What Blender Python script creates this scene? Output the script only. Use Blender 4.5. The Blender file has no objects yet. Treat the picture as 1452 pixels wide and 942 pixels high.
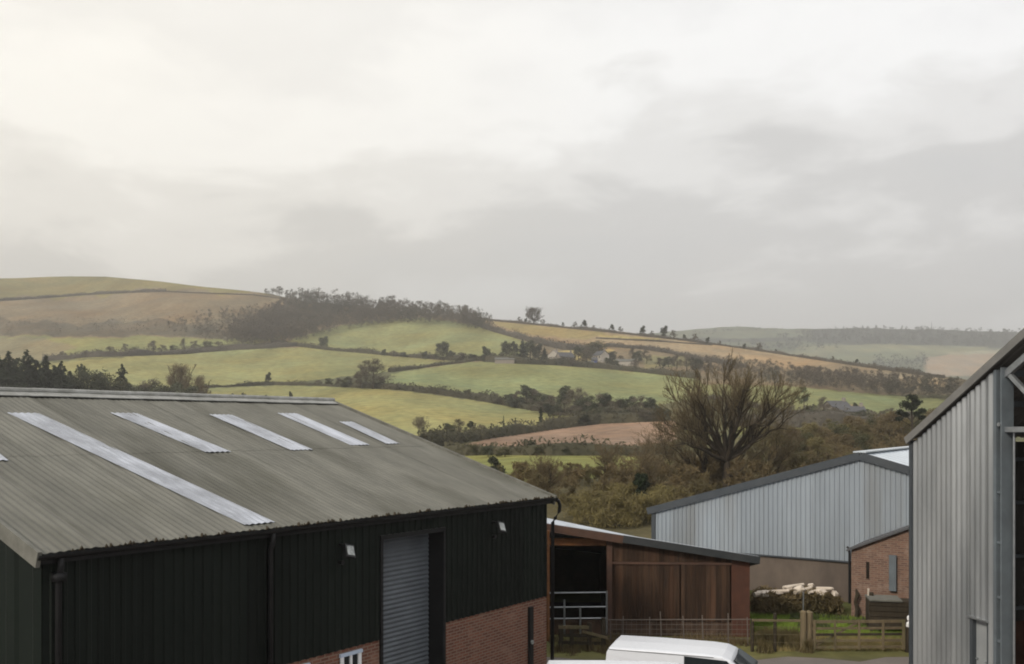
import bpy, math, random
import numpy as np
from mathutils import Vector, noise as mnoise
R = math.radians
random.seed(7)
rng = np.random.default_rng(11)
scene = bpy.context.scene
COL = scene.collection

# ------------------------------------------------------------------ camera numbers
EYE = 7.0          # eye height above the yard
F = 1300.0         # focal length in units of the 1452 px wide frame
CX, HY = 726.0, 605.0

# ------------------------------------------------------------------ materials
def new_mat(name):
    m = bpy.data.materials.new(name)
    m.use_nodes = True
    nt = m.node_tree
    b = nt.nodes['Principled BSDF']
    return m, nt, b

def mat(name, c1, c2=None, scale=4.0, rough=0.8, metal=0.0, spec=0.3, bump=0.0, bscale=None, coords='Object',
        stretch=(1, 1, 1), rnd=0.0, detail=6, c3=None, c3scale=0.6, c3amt=0.5):
    """base colour from two noise-mixed colours, optional third large-scale stain, optional per-object tint"""
    m, nt, b = new_mat(name)
    L = nt.links.new
    b.inputs['Roughness'].default_value = rough
    b.inputs['Metallic'].default_value = metal
    b.inputs['Specular IOR Level'].default_value = spec
    tc = nt.nodes.new('ShaderNodeTexCoord')
    mp = nt.nodes.new('ShaderNodeMapping')
    mp.inputs['Scale'].default_value = stretch
    L(tc.outputs[coords], mp.inputs['Vector'])
    c2 = c2 or tuple(x * 0.75 for x in c1)
    n = nt.nodes.new('ShaderNodeTexNoise')
    n.inputs['Scale'].default_value = scale
    n.inputs['Detail'].default_value = detail
    n.inputs['Roughness'].default_value = 0.65
    L(mp.outputs[0], n.inputs['Vector'])
    r = nt.nodes.new('ShaderNodeMapRange')
    r.inputs['From Min'].default_value = 0.34
    r.inputs['From Max'].default_value = 0.66
    L(n.outputs['Fac'], r.inputs['Value'])
    mx = nt.nodes.new('ShaderNodeMix'); mx.data_type = 'RGBA'
    mx.inputs['A'].default_value = (*c1, 1); mx.inputs['B'].default_value = (*c2, 1)
    L(r.outputs[0], mx.inputs['Factor'])
    out = mx.outputs['Result']
    if c3:
        n3 = nt.nodes.new('ShaderNodeTexNoise')
        n3.inputs['Scale'].default_value = c3scale
        n3.inputs['Detail'].default_value = 5
        L(mp.outputs[0], n3.inputs['Vector'])
        r3 = nt.nodes.new('ShaderNodeMapRange')
        r3.inputs['From Min'].default_value = 0.48
        r3.inputs['From Max'].default_value = 0.7
        r3.inputs['To Max'].default_value = c3amt
        L(n3.outputs['Fac'], r3.inputs['Value'])
        m3 = nt.nodes.new('ShaderNodeMix'); m3.data_type = 'RGBA'
        L(out, m3.inputs['A']); m3.inputs['B'].default_value = (*c3, 1)
        L(r3.outputs[0], m3.inputs['Factor'])
        out = m3.outputs['Result']
    if rnd:
        oi = nt.nodes.new('ShaderNodeObjectInfo')
        hr = nt.nodes.new('ShaderNodeMapRange')
        hr.inputs['To Min'].default_value = 1 - rnd
        hr.inputs['To Max'].default_value = 1 + rnd
        L(oi.outputs['Random'], hr.inputs['Value'])
        hs = nt.nodes.new('ShaderNodeHueSaturation')
        L(hr.outputs[0], hs.inputs['Value'])
        L(out, hs.inputs['Color'])
        out = hs.outputs[0]
    L(out, b.inputs['Base Color'])
    if bump:
        bp = nt.nodes.new('ShaderNodeBump')
        bp.inputs['Strength'].default_value = bump
        bp.inputs['Distance'].default_value = 0.03
        nb = nt.nodes.new('ShaderNodeTexNoise')
        nb.inputs['Scale'].default_value = bscale or scale * 6
        nb.inputs['Detail'].default_value = 5
        L(mp.outputs[0], nb.inputs['Vector'])
        L(nb.outputs['Fac'], bp.inputs['Height'])
        L(bp.outputs[0], b.inputs['Normal'])
    return m

def brick_mat(name, c1, c2, mortar, stain, scale=1.0):
    m, nt, b = new_mat(name)
    L = nt.links.new
    b.inputs['Roughness'].default_value = 0.9
    b.inputs['Specular IOR Level'].default_value = 0.15
    tc = nt.nodes.new('ShaderNodeTexCoord')
    sep = nt.nodes.new('ShaderNodeSeparateXYZ'); L(tc.outputs['Object'], sep.inputs[0])
    cmb = nt.nodes.new('ShaderNodeCombineXYZ')
    add = nt.nodes.new('ShaderNodeMath'); add.operation = 'ADD'
    L(sep.outputs['X'], add.inputs[0]); L(sep.outputs['Y'], add.inputs[1])
    L(add.outputs[0], cmb.inputs['X']); L(sep.outputs['Z'], cmb.inputs['Y'])
    br = nt.nodes.new('ShaderNodeTexBrick')
    br.inputs['Color1'].default_value = (*c1, 1); br.inputs['Color2'].default_value = (*c2, 1)
    br.inputs['Mortar'].default_value = (*mortar, 1)
    br.inputs['Scale'].default_value = scale
    br.inputs['Brick Width'].default_value = 0.225
    br.inputs['Row Height'].default_value = 0.075
    br.inputs['Mortar Size'].default_value = 0.012
    br.inputs['Bias'].default_value = 0.1
    L(cmb.outputs[0], br.inputs['Vector'])
    n = nt.nodes.new('ShaderNodeTexNoise'); n.inputs['Scale'].default_value = 2.2; n.inputs['Detail'].default_value = 7
    n.inputs['Roughness'].default_value = 0.75
    L(tc.outputs['Object'], n.inputs['Vector'])
    r = nt.nodes.new('ShaderNodeMapRange'); r.inputs['From Min'].default_value = 0.52; r.inputs['From Max'].default_value = 0.72
    r.inputs['To Max'].default_value = 0.75
    L(n.outputs['Fac'], r.inputs['Value'])
    mx = nt.nodes.new('ShaderNodeMix'); mx.data_type = 'RGBA'
    L(br.outputs['Color'], mx.inputs['A']); mx.inputs['B'].default_value = (*stain, 1); L(r.outputs[0], mx.inputs['Factor'])
    L(mx.outputs['Result'], b.inputs['Base Color'])
    bp = nt.nodes.new('ShaderNodeBump'); bp.inputs['Strength'].default_value = 0.6; bp.inputs['Distance'].default_value = 0.01
    L(br.outputs['Fac'], bp.inputs['Height']); bp.invert = True
    L(bp.outputs[0], b.inputs['Normal'])
    return m

def translucent(m, amt=.35):
    nt = m.node_tree; L = nt.links.new; b = nt.nodes['Principled BSDF']; out = nt.nodes['Material Output']
    t = nt.nodes.new('ShaderNodeBsdfTranslucent'); L(b.inputs['Base Color'].links[0].from_socket, t.inputs['Color'])
    mx = nt.nodes.new('ShaderNodeMixShader'); mx.inputs[0].default_value = amt
    L(b.outputs[0], mx.inputs[1]); L(t.outputs[0], mx.inputs[2]); L(mx.outputs[0], out.inputs['Surface'])
    return m

def foliage_mat(name, dark, light, scale=0.35, rnd=0.18):
    m = mat(name, dark, light, scale=scale, rough=0.95, spec=0.05, rnd=rnd, detail=4)
    return translucent(m)

M = {}
M['fibre'] = mat('weathered_fibre_cement', (.152, .148, .126), (.110, .108, .093), scale=2.2, rough=.85, spec=.2, bump=.3, bscale=40, stretch=(1, .28, .28),
                 c3=(.068, .066, .052), c3scale=.8, c3amt=.75, detail=9)
def lap_lines(m, width=1.022, edge_w=.045, shade_dirt=(.062, .060, .046), amt=.6, lo=.90, hi=1.08):  # dark edge lines paint in lap shadow on the fibre roof, dirt on rooflights
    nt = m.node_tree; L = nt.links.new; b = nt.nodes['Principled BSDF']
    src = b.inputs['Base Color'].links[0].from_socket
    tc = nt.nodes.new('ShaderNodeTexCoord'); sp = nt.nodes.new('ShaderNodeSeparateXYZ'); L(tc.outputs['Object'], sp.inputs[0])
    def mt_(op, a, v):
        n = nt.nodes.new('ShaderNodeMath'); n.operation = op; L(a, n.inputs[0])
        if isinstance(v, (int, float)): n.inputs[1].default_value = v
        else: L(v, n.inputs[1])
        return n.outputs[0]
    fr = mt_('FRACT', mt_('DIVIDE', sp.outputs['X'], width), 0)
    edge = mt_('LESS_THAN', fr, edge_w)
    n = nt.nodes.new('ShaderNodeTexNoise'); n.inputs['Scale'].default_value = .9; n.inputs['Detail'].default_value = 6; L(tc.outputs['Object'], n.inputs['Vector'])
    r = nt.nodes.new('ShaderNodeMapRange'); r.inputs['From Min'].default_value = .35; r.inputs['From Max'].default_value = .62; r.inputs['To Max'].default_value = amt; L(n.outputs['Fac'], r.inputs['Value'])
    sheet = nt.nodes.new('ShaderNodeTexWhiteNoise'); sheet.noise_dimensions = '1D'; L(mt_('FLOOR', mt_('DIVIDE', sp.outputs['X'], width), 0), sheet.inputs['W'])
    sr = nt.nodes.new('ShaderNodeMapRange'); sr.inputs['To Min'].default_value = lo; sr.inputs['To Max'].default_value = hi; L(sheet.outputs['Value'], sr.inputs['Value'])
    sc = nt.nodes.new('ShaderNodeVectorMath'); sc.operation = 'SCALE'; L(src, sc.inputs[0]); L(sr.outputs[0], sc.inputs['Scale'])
    mx = nt.nodes.new('ShaderNodeMix'); mx.data_type = 'RGBA'; L(sc.outputs[0], mx.inputs['A']); mx.inputs['B'].default_value = (*shade_dirt, 1)
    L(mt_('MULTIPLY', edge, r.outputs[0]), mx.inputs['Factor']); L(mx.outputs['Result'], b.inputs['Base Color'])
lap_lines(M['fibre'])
M['fibre_trim'] = mat('fibre_cement_trim', (.145, .142, .122), (.09, .088, .074), scale=2.5, rough=.8)
M['ridge'] = mat('ridge_capping', (.30, .30, .285), (.17, .17, .155), scale=3, rough=.6)
M['grp'] = mat('translucent_sheet', (.36, .38, .425), (.20, .21, .235), scale=2.4, rough=.4, spec=.45, stretch=(1, .5, .5), bump=.15, bscale=30,
               c3=(.48, .505, .57), c3scale=1.3, c3amt=.7)
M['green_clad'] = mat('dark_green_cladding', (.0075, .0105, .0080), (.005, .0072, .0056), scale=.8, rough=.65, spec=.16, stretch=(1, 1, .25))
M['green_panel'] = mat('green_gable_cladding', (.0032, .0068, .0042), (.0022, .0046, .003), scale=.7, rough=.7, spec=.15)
M['black'] = mat('black_plastic', (.008, .008, .009), (.014, .014, .014), scale=3, rough=.5, spec=.25)
M['dark_trim'] = mat('dark_slate_trim', (.035, .042, .050), (.05, .056, .062), scale=1.5, rough=.6)
M['brick'] = brick_mat('red_brick', (.20, .085, .055), (.125, .056, .040), (.21, .15, .115), (.26, .165, .12))
M['old_brick'] = brick_mat('old_pale_brick', (.195, .112, .080), (.125, .075, .058), (.19, .14, .11), (.31, .235, .19))
M['roller'] = mat('roller_door_steel', (.115, .13, .145), (.085, .096, .108), scale=1.2, rough=.5, spec=.4)
M['white_paint'] = mat('white_paint', (.78, .78, .78), (.70, .70, .70), scale=3, rough=.5)
M['bluewhite'] = mat('pale_blue_frame', (.48, .56, .68), (.40, .46, .56), scale=3, rough=.5)
M['glass_dark'] = mat('dark_glass', (.012, .016, .018), (.02, .024, .026), scale=1.5, rough=.06, spec=.5)
M['lamp_glass'] = mat('floodlight_glass', (.34, .36, .35), (.14, .15, .145), scale=9, rough=.2, spec=.6)
M['galv'] = mat('galvanised_steel', (.36, .375, .39), (.26, .275, .29), scale=5, rough=.42, metal=.75, spec=.5, c3=(.42, .43, .44), c3scale=2)
M['galv_clad'] = mat('galvanised_cladding', (.34, .35, .355), (.26, .27, .278), scale=1.1, rough=.36, metal=.45, spec=.5, stretch=(1, 1, .18),
                     c3=(.15, .16, .165), c3scale=.7, c3amt=.8)
M['grey_clad'] = mat('pale_grey_cladding', (.262, .294, .326), (.215, .242, .27), scale=1.6, rough=.5, spec=.4, metal=.1, stretch=(1, 1, .12), c3=(.19, .20, .205), c3scale=.9, c3amt=.8)
M['grey_roof'] = mat('pale_metal_roof', (.55, .60, .64), (.47, .51, .55), scale=.9, rough=.32, spec=.5, metal=.3)
M['shed_roof'] = mat('brown_grey_roof', (.17, .165, .155), (.12, .118, .112), scale=1.5, rough=.75)
M['steel_col'] = mat('painted_steel', (.115, .135, .15), (.085, .10, .112), scale=1.8, rough=.55, spec=.4, c3=(.07, .075, .08), c3scale=1.1)
M['block'] = mat('rendered_block', (.135, .108, .088), (.090, .073, .062), scale=1.1, rough=.95, spec=.1, stretch=(1, 1, .45), c3=(.105, .09, .08), c3scale=.8, c3amt=.7)
M['door_grey'] = mat('grey_door', (.27, .28, .285), (.22, .23, .235), scale=1.2, rough=.5)
M['board'] = mat('stained_timber_boards', (.066, .039, .025), (.030, .020, .015), scale=3.2, rough=.9, spec=.1, stretch=(2.2, 1, .22), bump=.4, bscale=14,
                 c3=(.088, .045, .027), c3scale=1.4, c3amt=.55)
M['rust_wall'] = mat('rust_red_wall', (.092, .042, .029), (.058, .030, .022), scale=2.0, rough=.95, spec=.08, c3=(.07, .035, .026), c3scale=1.2, c3amt=.8)
M['plinth'] = mat('muddy_plinth', (.075, .046, .032), (.045, .032, .024), scale=3, rough=.95, spec=.05, c3=(.11, .075, .055), c3scale=2.5, c3amt=.7)
M['beam'] = mat('orange_beam', (.23, .105, .042), (.13, .055, .025), scale=4, rough=.85, stretch=(.5, 1, 1))
M['fascia_brown'] = mat('brown_fascia', (.085, .045, .030), (.055, .032, .024), scale=2.5, rough=.85)
M['fascia_dark'] = mat('dark_fascia', (.020, .024, .026), (.032, .034, .036), scale=2, rough=.7)
M['sheet_roof'] = mat('sky_grey_sheet_roof', (.50, .54, .60), (.36, .39, .43), scale=1.6, rough=.4, spec=.4, metal=.2)
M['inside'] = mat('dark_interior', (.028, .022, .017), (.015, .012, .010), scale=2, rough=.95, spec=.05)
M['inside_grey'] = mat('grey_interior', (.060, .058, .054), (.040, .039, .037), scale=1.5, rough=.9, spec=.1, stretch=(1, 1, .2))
M['wood_old'] = mat('weathered_wood', (.165, .13, .08), (.095, .075, .048), scale=5, rough=.95, spec=.08, stretch=(1, 1, .2), c3=(.09, .10, .045), c3scale=3)
M['wood_dark'] = mat('dark_wet_wood', (.050, .040, .028), (.030, .025, .018), scale=5, rough=.9, spec=.1, stretch=(1, 1, .2))
M['pole_pale'] = mat('peeled_pole', (.60, .53, .45), (.42, .35, .28), scale=6, rough=.8, stretch=(.3, 1, 1))
M['wire'] = mat('fence_wire', (.16, .13, .11), (.11, .095, .085), scale=8, rough=.7, metal=.3)
M['rubber'] = mat('tyre_rubber', (.012, .012, .012), (.02, .02, .02), scale=8, rough=.85)
M['van_white'] = mat('white_van_paint', (.62, .635, .67), (.58, .595, .63), scale=.7, rough=.22, spec=.5)
M['bumper'] = mat('grey_bumper', (.05, .052, .055), (.04, .042, .044), scale=3, rough=.6)
M['slate'] = mat('slate_roof', (.085, .085, .088), (.060, .060, .064), scale=1.5, rough=.75)
M['tile'] = mat('clay_tile_roof', (.19, .145, .115), (.13, .10, .08), scale=1.5, rough=.85)
M['pale_render'] = mat('cream_render', (.42, .385, .33), (.36, .325, .275), scale=1.2, rough=.9)
M['stone_wall'] = mat('stone_house_wall', (.27, .235, .20), (.20, .175, .15), scale=2.5, rough=.95)
M['tarp'] = mat('blue_tarpaulin', (.10, .14, .36), (.08, .11, .28), scale=2, rough=.6)
M['bark'] = mat('grey_brown_bark', (.058, .046, .034), (.034, .028, .022), scale=2.5, rough=.95, spec=.05, stretch=(1, 1, .3))
M['bark_far'] = mat('brown_branch', (.075, .060, .042), (.050, .042, .030), scale=1, rough=.95, spec=.03, rnd=.15)
M['twig'] = mat('fine_twigs', (.185, .145, .085), (.120, .094, .057), scale=.5, rough=.95, spec=.03, rnd=.15)
M['twig_grey'] = foliage_mat('grey_winter_twigs', (.120, .104, .076), (.155, .130, .094), .3, .2)
M['leaf_dark'] = foliage_mat('dark_evergreen', (.062, .068, .044), (.092, .095, .058), .4, .2)
M['leaf_conifer'] = foliage_mat('conifer_needles', (.026, .034, .022), (.045, .052, .032), .5, .2)
M['leaf_olive'] = foliage_mat('olive_foliage', (.070, .072, .038), (.110, .104, .054), .4, .2)
M['leaf_green'] = foliage_mat('green_foliage', (.075, .095, .040), (.11, .125, .055), .4, .1)
M['hedge'] = foliage_mat('hedge_foliage', (.075, .073, .048), (.115, .103, .066), .12, .16)
M['hedge_grey'] = foliage_mat('bare_hedge', (.105, .094, .075), (.135, .117, .09), .1, .12)
M['scrub_brown'] = mat('brown_scrub', (.190, .142, .075), (.095, .075, .043), scale=.22, rough=.95, spec=.03, detail=5, c3=(.105, .102, .048), c3scale=.13, c3amt=.8)
M['scrub_olive'] = mat('olive_scrub', (.205, .170, .075), (.115, .100, .048), scale=.5, rough=.95, spec=.03, detail=5, c3=(.15, .115, .062), c3scale=.5, c3amt=.7)
M['ivy'] = mat('dark_ivy', (.012, .020, .009), (.022, .032, .015), scale=1, rough=.7, spec=.15)
M['wood_far'] = mat('winter_woodland', (.110, .096, .076), (.150, .126, .096), scale=.03, rough=.95, spec=.03, detail=6, c3=(.065, .068, .048), c3scale=.02, c3amt=.8)
M['wood_dist'] = mat('distant_woodland', (.030, .034, .028), (.042, .045, .035), scale=.01, rough=.95, spec=.03)
M['grass_near'] = mat('lush_grass', (.22, .30, .055), (.15, .22, .04), scale=.9, rough=.9, spec=.1, detail=4)
M['grass_dry'] = mat('dry_grass', (.34, .27, .125), (.20, .175, .075), scale=.9, rough=.95, spec=.05, detail=4)
M['weed_dry'] = mat('dead_weeds', (.15, .118, .060), (.085, .075, .036), scale=.9, rough=.95, spec=.05, detail=4)
M['gravel'] = mat('wet_gravel', (.165, .140, .125), (.105, .092, .085), scale=.7, rough=.8, spec=.3, bump=.7, bscale=28, c3=(.21, .185, .165), c3scale=.35, detail=9)

for k_ in ('scrub_brown', 'scrub_olive', 'wood_far', 'twig', 'grass_near', 'grass_dry', 'weed_dry'): translucent(M[k_], .3)

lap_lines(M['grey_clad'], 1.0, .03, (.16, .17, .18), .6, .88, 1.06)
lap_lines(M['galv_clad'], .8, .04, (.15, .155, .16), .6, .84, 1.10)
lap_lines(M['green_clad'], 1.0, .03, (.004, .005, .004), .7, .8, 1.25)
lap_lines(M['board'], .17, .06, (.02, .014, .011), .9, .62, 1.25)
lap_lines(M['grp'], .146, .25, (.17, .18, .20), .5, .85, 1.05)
# ------------------------------------------------------------------ mesh helper
class MB:
    def __init__(s): s.v = []; s.f = []
    def add(s, vs, fs):
        o = len(s.v); s.v.extend([tuple(p) for p in vs]); s.f.extend([tuple(i + o for i in f) for f in fs])
    def box(s, x0, x1, y0, y1, z0, z1):
        s.add([(x0,y0,z0),(x1,y0,z0),(x1,y1,z0),(x0,y1,z0),(x0,y0,z1),(x1,y0,z1),(x1,y1,z1),(x0,y1,z1)],
              [(0,3,2,1),(4,5,6,7),(0,1,5,4),(1,2,6,5),(2,3,7,6),(3,0,4,7)])
    def beam(s, a, b, w, h, up=(0,0,1)):
        """rectangular bar from a to b, w across, h along up"""
        a = Vector(a); b = Vector(b); d = (b-a).normalized(); up = Vector(up)
        side = d.cross(up).normalized(); u = side.cross(d).normalized()
        vs = []
        for p in (a, b):
            for sx, sz in ((-1,-1),(1,-1),(1,1),(-1,1)):
                vs.append(p + side*(sx*w/2) + u*(sz*h/2))
        s.add(vs, [(0,1,2,3),(7,6,5,4),(0,4,5,1),(1,5,6,2),(2,6,7,3),(3,7,4,0)])
    def tube(s, pts, r, n=8, cap=True):
        pts = [Vector(p) for p in pts]
        rs = r if isinstance(r, (list, tuple)) else [r]*len(pts)
        o = len(s.v)
        for i, p in enumerate(pts):
            d = (pts[min(i+1,len(pts)-1)] - pts[max(i-1,0)])
            if d.length < 1e-9: d = Vector((0,0,1))
            d.normalize()
            ref = Vector((0,0,1)) if abs(d.z) < .9 else Vector((1,0,0))
            a = d.cross(ref).normalized(); b = d.cross(a)
            for k in range(n):
                t = 2*math.pi*k/n
                q = p + (a*math.cos(t) + b*math.sin(t))*rs[i]
                s.v.append((q.x,q.y,q.z))
        for i in range(len(pts)-1):
            for k in range(n):
                k2 = (k+1) % n
                s.f.append((o+i*n+k, o+i*n+k2, o+(i+1)*n+k2, o+(i+1)*n+k))
        if cap:
            s.f.append(tuple(o+k for k in reversed(range(n))))
            s.f.append(tuple(o+(len(pts)-1)*n+k for k in range(n)))
    def prism(s, poly, a, b):
        """poly: list of 3d points (planar), extruded by vector a->b offset"""
        a = Vector(a); n = len(poly)
        vs = [Vector(p) for p in poly] + [Vector(p)+a for p in poly]
        fs = [tuple(reversed(range(n))), tuple(range(n, 2*n))]
        for i in range(n):
            j = (i+1) % n; fs.append((i, j, n+j, n+i))
        s.add(vs, fs)
    def build(s, name, m, parent=None, smooth=False):
        me = bpy.data.meshes.new(name)
        me.from_pydata(s.v, [], s.f); me.update()
        if isinstance(m, str): m = M[m]
        me.materials.append(m)
        if smooth: me.polygons.foreach_set('use_smooth', [True]*len(me.polygons))
        o = bpy.data.objects.new(name, me); COL.objects.link(o)
        if parent: o.parent = parent
        return o

def np_mesh(name, V, Fc, m, parent=None, smooth=False):
    """V (n,3), Fc (m,k) arrays -> object"""
    me = bpy.data.meshes.new(name)
    V = np.asarray(V, np.float32); Fc = np.asarray(Fc, np.int32); k = Fc.shape[1]
    me.vertices.add(len(V)); me.vertices.foreach_set('co', V.ravel())
    me.loops.add(Fc.size); me.loops.foreach_set('vertex_index', Fc.ravel())
    me.polygons.add(len(Fc)); me.polygons.foreach_set('loop_start', np.arange(0, Fc.size, k, dtype=np.int32))
    if smooth: me.polygons.foreach_set('use_smooth', np.ones(len(Fc), bool))
    me.update(calc_edges=True); me.validate()
    if isinstance(m, str): m = M[m]
    me.materials.append(m)
    o = bpy.data.objects.new(name, me); COL.objects.link(o)
    if parent: o.parent = parent
    return o

def tag(o, label=None, cat=None, group=None, kind=None):
    if label: o['label'] = label
    if cat: o['category'] = cat
    if group: o['group'] = group
    if kind: o['kind'] = kind
    return o

def thing(name, label, cat, loc=(0,0,0), rz=0.0, group=None):
    o = bpy.data.objects.new(name, None); COL.objects.link(o)
    o.empty_display_size = .3
    o.location = loc; o.rotation_euler = (0,0,rz)
    return tag(o, label, cat, group)

def copy_thing(root, children, loc, rz, sc, label, group, cat=None):
    r = root.copy(); COL.objects.link(r)
    r.location = loc; r.rotation_euler = (0,0,rz); r.scale = sc
    r['label'] = label
    if group: r['group'] = group
    elif 'group' in r: del r['group']
    for c in children:
        d = c.copy(); COL.objects.link(d); d.parent = r
    return r

def corr(mb, P0, U, S, N, w, l, pitch, amp, kind='box', rows=1, thick=.0, step=0.0, steplen=1.0):
    """profiled sheet: width w along U, length l (number or function of u) along S, ribs raised along N"""
    P0, U, S, N = Vector(P0), Vector(U).normalized(), Vector(S).normalized(), Vector(N).normalized()
    us = []
    if kind == 'box':
        prof = [(0,0),(.5,0),(.6,1),(.9,1)]
    else:
        prof = [(i/8, .5+.5*math.sin(2*math.pi*i/8)) for i in range(8)]
    k = 0
    while True:
        for fu, fz in prof:
            u = (k+fu)*pitch
            if u >= w: break
            us.append((u, fz*amp))
        else:
            k += 1; continue
        break
    us.append((w, 0))
    lf = l if callable(l) else (lambda u: l)
    n = len(us)
    def layer(off, flip):
        o = len(mb.v)
        for i in range(rows+1):
            for u, z in us:
                zz = z + off + (step*((u/steplen) % 1.0) if step else 0)
                p = P0 + U*u + S*(lf(u)*i/rows) + N*zz
                mb.v.append((p.x,p.y,p.z))
        for i in range(rows):
            for j in range(n-1):
                q = (o+i*n+j, o+i*n+j+1, o+(i+1)*n+j+1, o+(i+1)*n+j)
                mb.f.append(q if not flip else tuple(reversed(q)))
        return o
    a = layer(0, False)
    if thick:
        b = layer(-thick, True)
        for j in range(n-1):
            mb.f.append((a+j, b+j, b+j+1, a+j+1))
            e = rows*n
            mb.f.append((a+e+j+1, b+e+j+1, b+e+j, a+e+j))

# ------------------------------------------------------------------ terrain shape
PY_T = np.array([392, 450, 500, 550, 600, 640, 660, 700, 760, 865], float)
Y_T = np.array([980, 740, 570, 380, 250, 150, 110, 75, 50, 35], float)
def depth(px, py):
    """distance of the ground seen in direction (px, py) of the frame"""
    lo = np.exp(np.interp(py, PY_T, np.log(Y_T)))
    w = np.clip((800 - py)/120, 0, 1)
    return lo*(1 + w*.035*np.sin(px*.011 + py*.031) + w*.025*np.sin(px*.023 - py*.05 + 1.3))
def P(px, py):
    Y = depth(px, py)
    return np.stack([(px-CX)/F*Y, Y+0*px, EYE + (HY-py)/F*Y], -1)
def at(px, py):
    p = P(np.array([float(px)]), np.array([float(py)]))[0]
    return Vector(p)
RPX = np.array([-900,-300, 0, 60, 150, 230, 330, 385, 430, 520, 600, 650, 700, 760, 860, 930, 1000, 1080, 1150, 1250, 1330, 1400, 1452, 1700, 2300], float)
RPY = np.array([430, 405, 395, 393, 392, 400, 411, 417, 427, 436, 444, 449, 453, 459, 468, 476, 485, 497, 507, 521, 533, 543, 550, 580, 610], float)
def ridge(px):
    return np.interp(px, RPX, RPY) + .8*np.sin(px*.05) * 0.5

C_GREEN_A = (.226, .214, .096); C_GREEN_B = (.205, .205, .096); C_GREEN_C = (.200, .205, .094); C_GREEN_D = (.236, .217, .095)
C_MOOR = (.185, .142, .090); C_TOP = (.190, .158, .070); C_TAN = (.275, .205, .128); C_EARTH = (.235, .158, .112)
C_BASE = (.105, .100, .055); C_SCRUB = (.085, .072, .040); C_PALE = (.21, .20, .085); C_YEL = (.32, .25, .11)
FIELDS = [
    ([(-900,380),(1500,380),(1500,560),(900,560),(430,500),(330,480),(-900,480)], C_MOOR),
    ([(-900,380),(420,380),(380,416),(270,410),(230,413),(130,417),(60,423),(0,427),(-900,450)], C_TOP),
    ([(-900,455),(0,458),(150,455),(330,462),(330,480),(120,476),(-900,482)], (.115, .095, .066)),
    ([(-900,480),(120,478),(300,480),(410,478),(330,495),(200,503),(75,512),(-900,515)], C_PALE),
    ([(-900,478),(60,480),(110,492),(60,512),(-900,515)], (.20, .17, .10)),
    ([(-900,515),(75,514),(200,505),(330,497),(440,492),(560,505),(640,512),(690,508),(620,519),(555,527),(390,545),(290,549),(200,560),(-900,600)], C_GREEN_A),
    ([(405,484),(450,470),(520,455),(600,450),(690,463),(760,490),(740,508),(690,505),(620,509),(560,504),(470,496),(390,487)], C_GREEN_B),
    ([(690,455),(860,468),(1100,500),(1340,535),(1340,548),(1190,528),(1060,520),(960,500),(860,488),(800,490),(740,478),(660,452)], C_TAN),
    ([(690,455),(800,466),(860,472),(830,482),(740,474)], (.25, .20, .095)),
    ([(850,474),(938,481),(930,484),(850,478)], C_YEL),
    ([(780,500),(830,492),(870,496),(850,512),(790,514)], C_YEL),
    ([(910,504),(975,506),(980,520),(915,522)], (.20, .17, .085)),
    ([(740,500),(790,504),(790,517),(730,514)], (.19, .16, .095)),
    ([(555,530),(640,517),(690,512),(760,516),(860,524),(985,535),(1010,560),(930,575),(830,586),(740,572),(640,557),(540,548)], C_GREEN_C),
    ([(250,553),(390,547),(500,547),(600,558),(700,572),(820,588),(800,600),(700,614),(600,628),(200,628)], C_GREEN_D),
    ([(655,632),(700,620),(780,609),(850,601),(960,596),(960,625),(880,638),(780,638),(700,635)], C_EARTH),
    ([(620,642),(700,641),(880,646),(960,655),(880,676),(640,690)], (.165, .165, .060)),
    ([(1000,545),(1130,548),(1150,551),(1250,560),(1345,567),(1420,575),(1420,588),(1200,590),(1100,586),(1000,565)], C_GREEN_C),
    ([(1170,574),(1225,575),(1225,586),(1170,586)], (.28, .20, .11)),
    ([(1040,600),(1150,603),(1160,612),(1040,618)], (.19, .19, .075)),
]
def inside(px, py, poly):
    c = np.zeros(px.shape, bool); n = len(poly)
    for i in range(n):
        x0, y0 = poly[i]; x1, y1 = poly[(i+1) % n]
        if y0 == y1: continue
        hit = ((y0 > py) != (y1 > py)) & (px < (x1-x0)*(py-y0)/(y1-y0) + x0)
        c ^= hit
    return c

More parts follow.
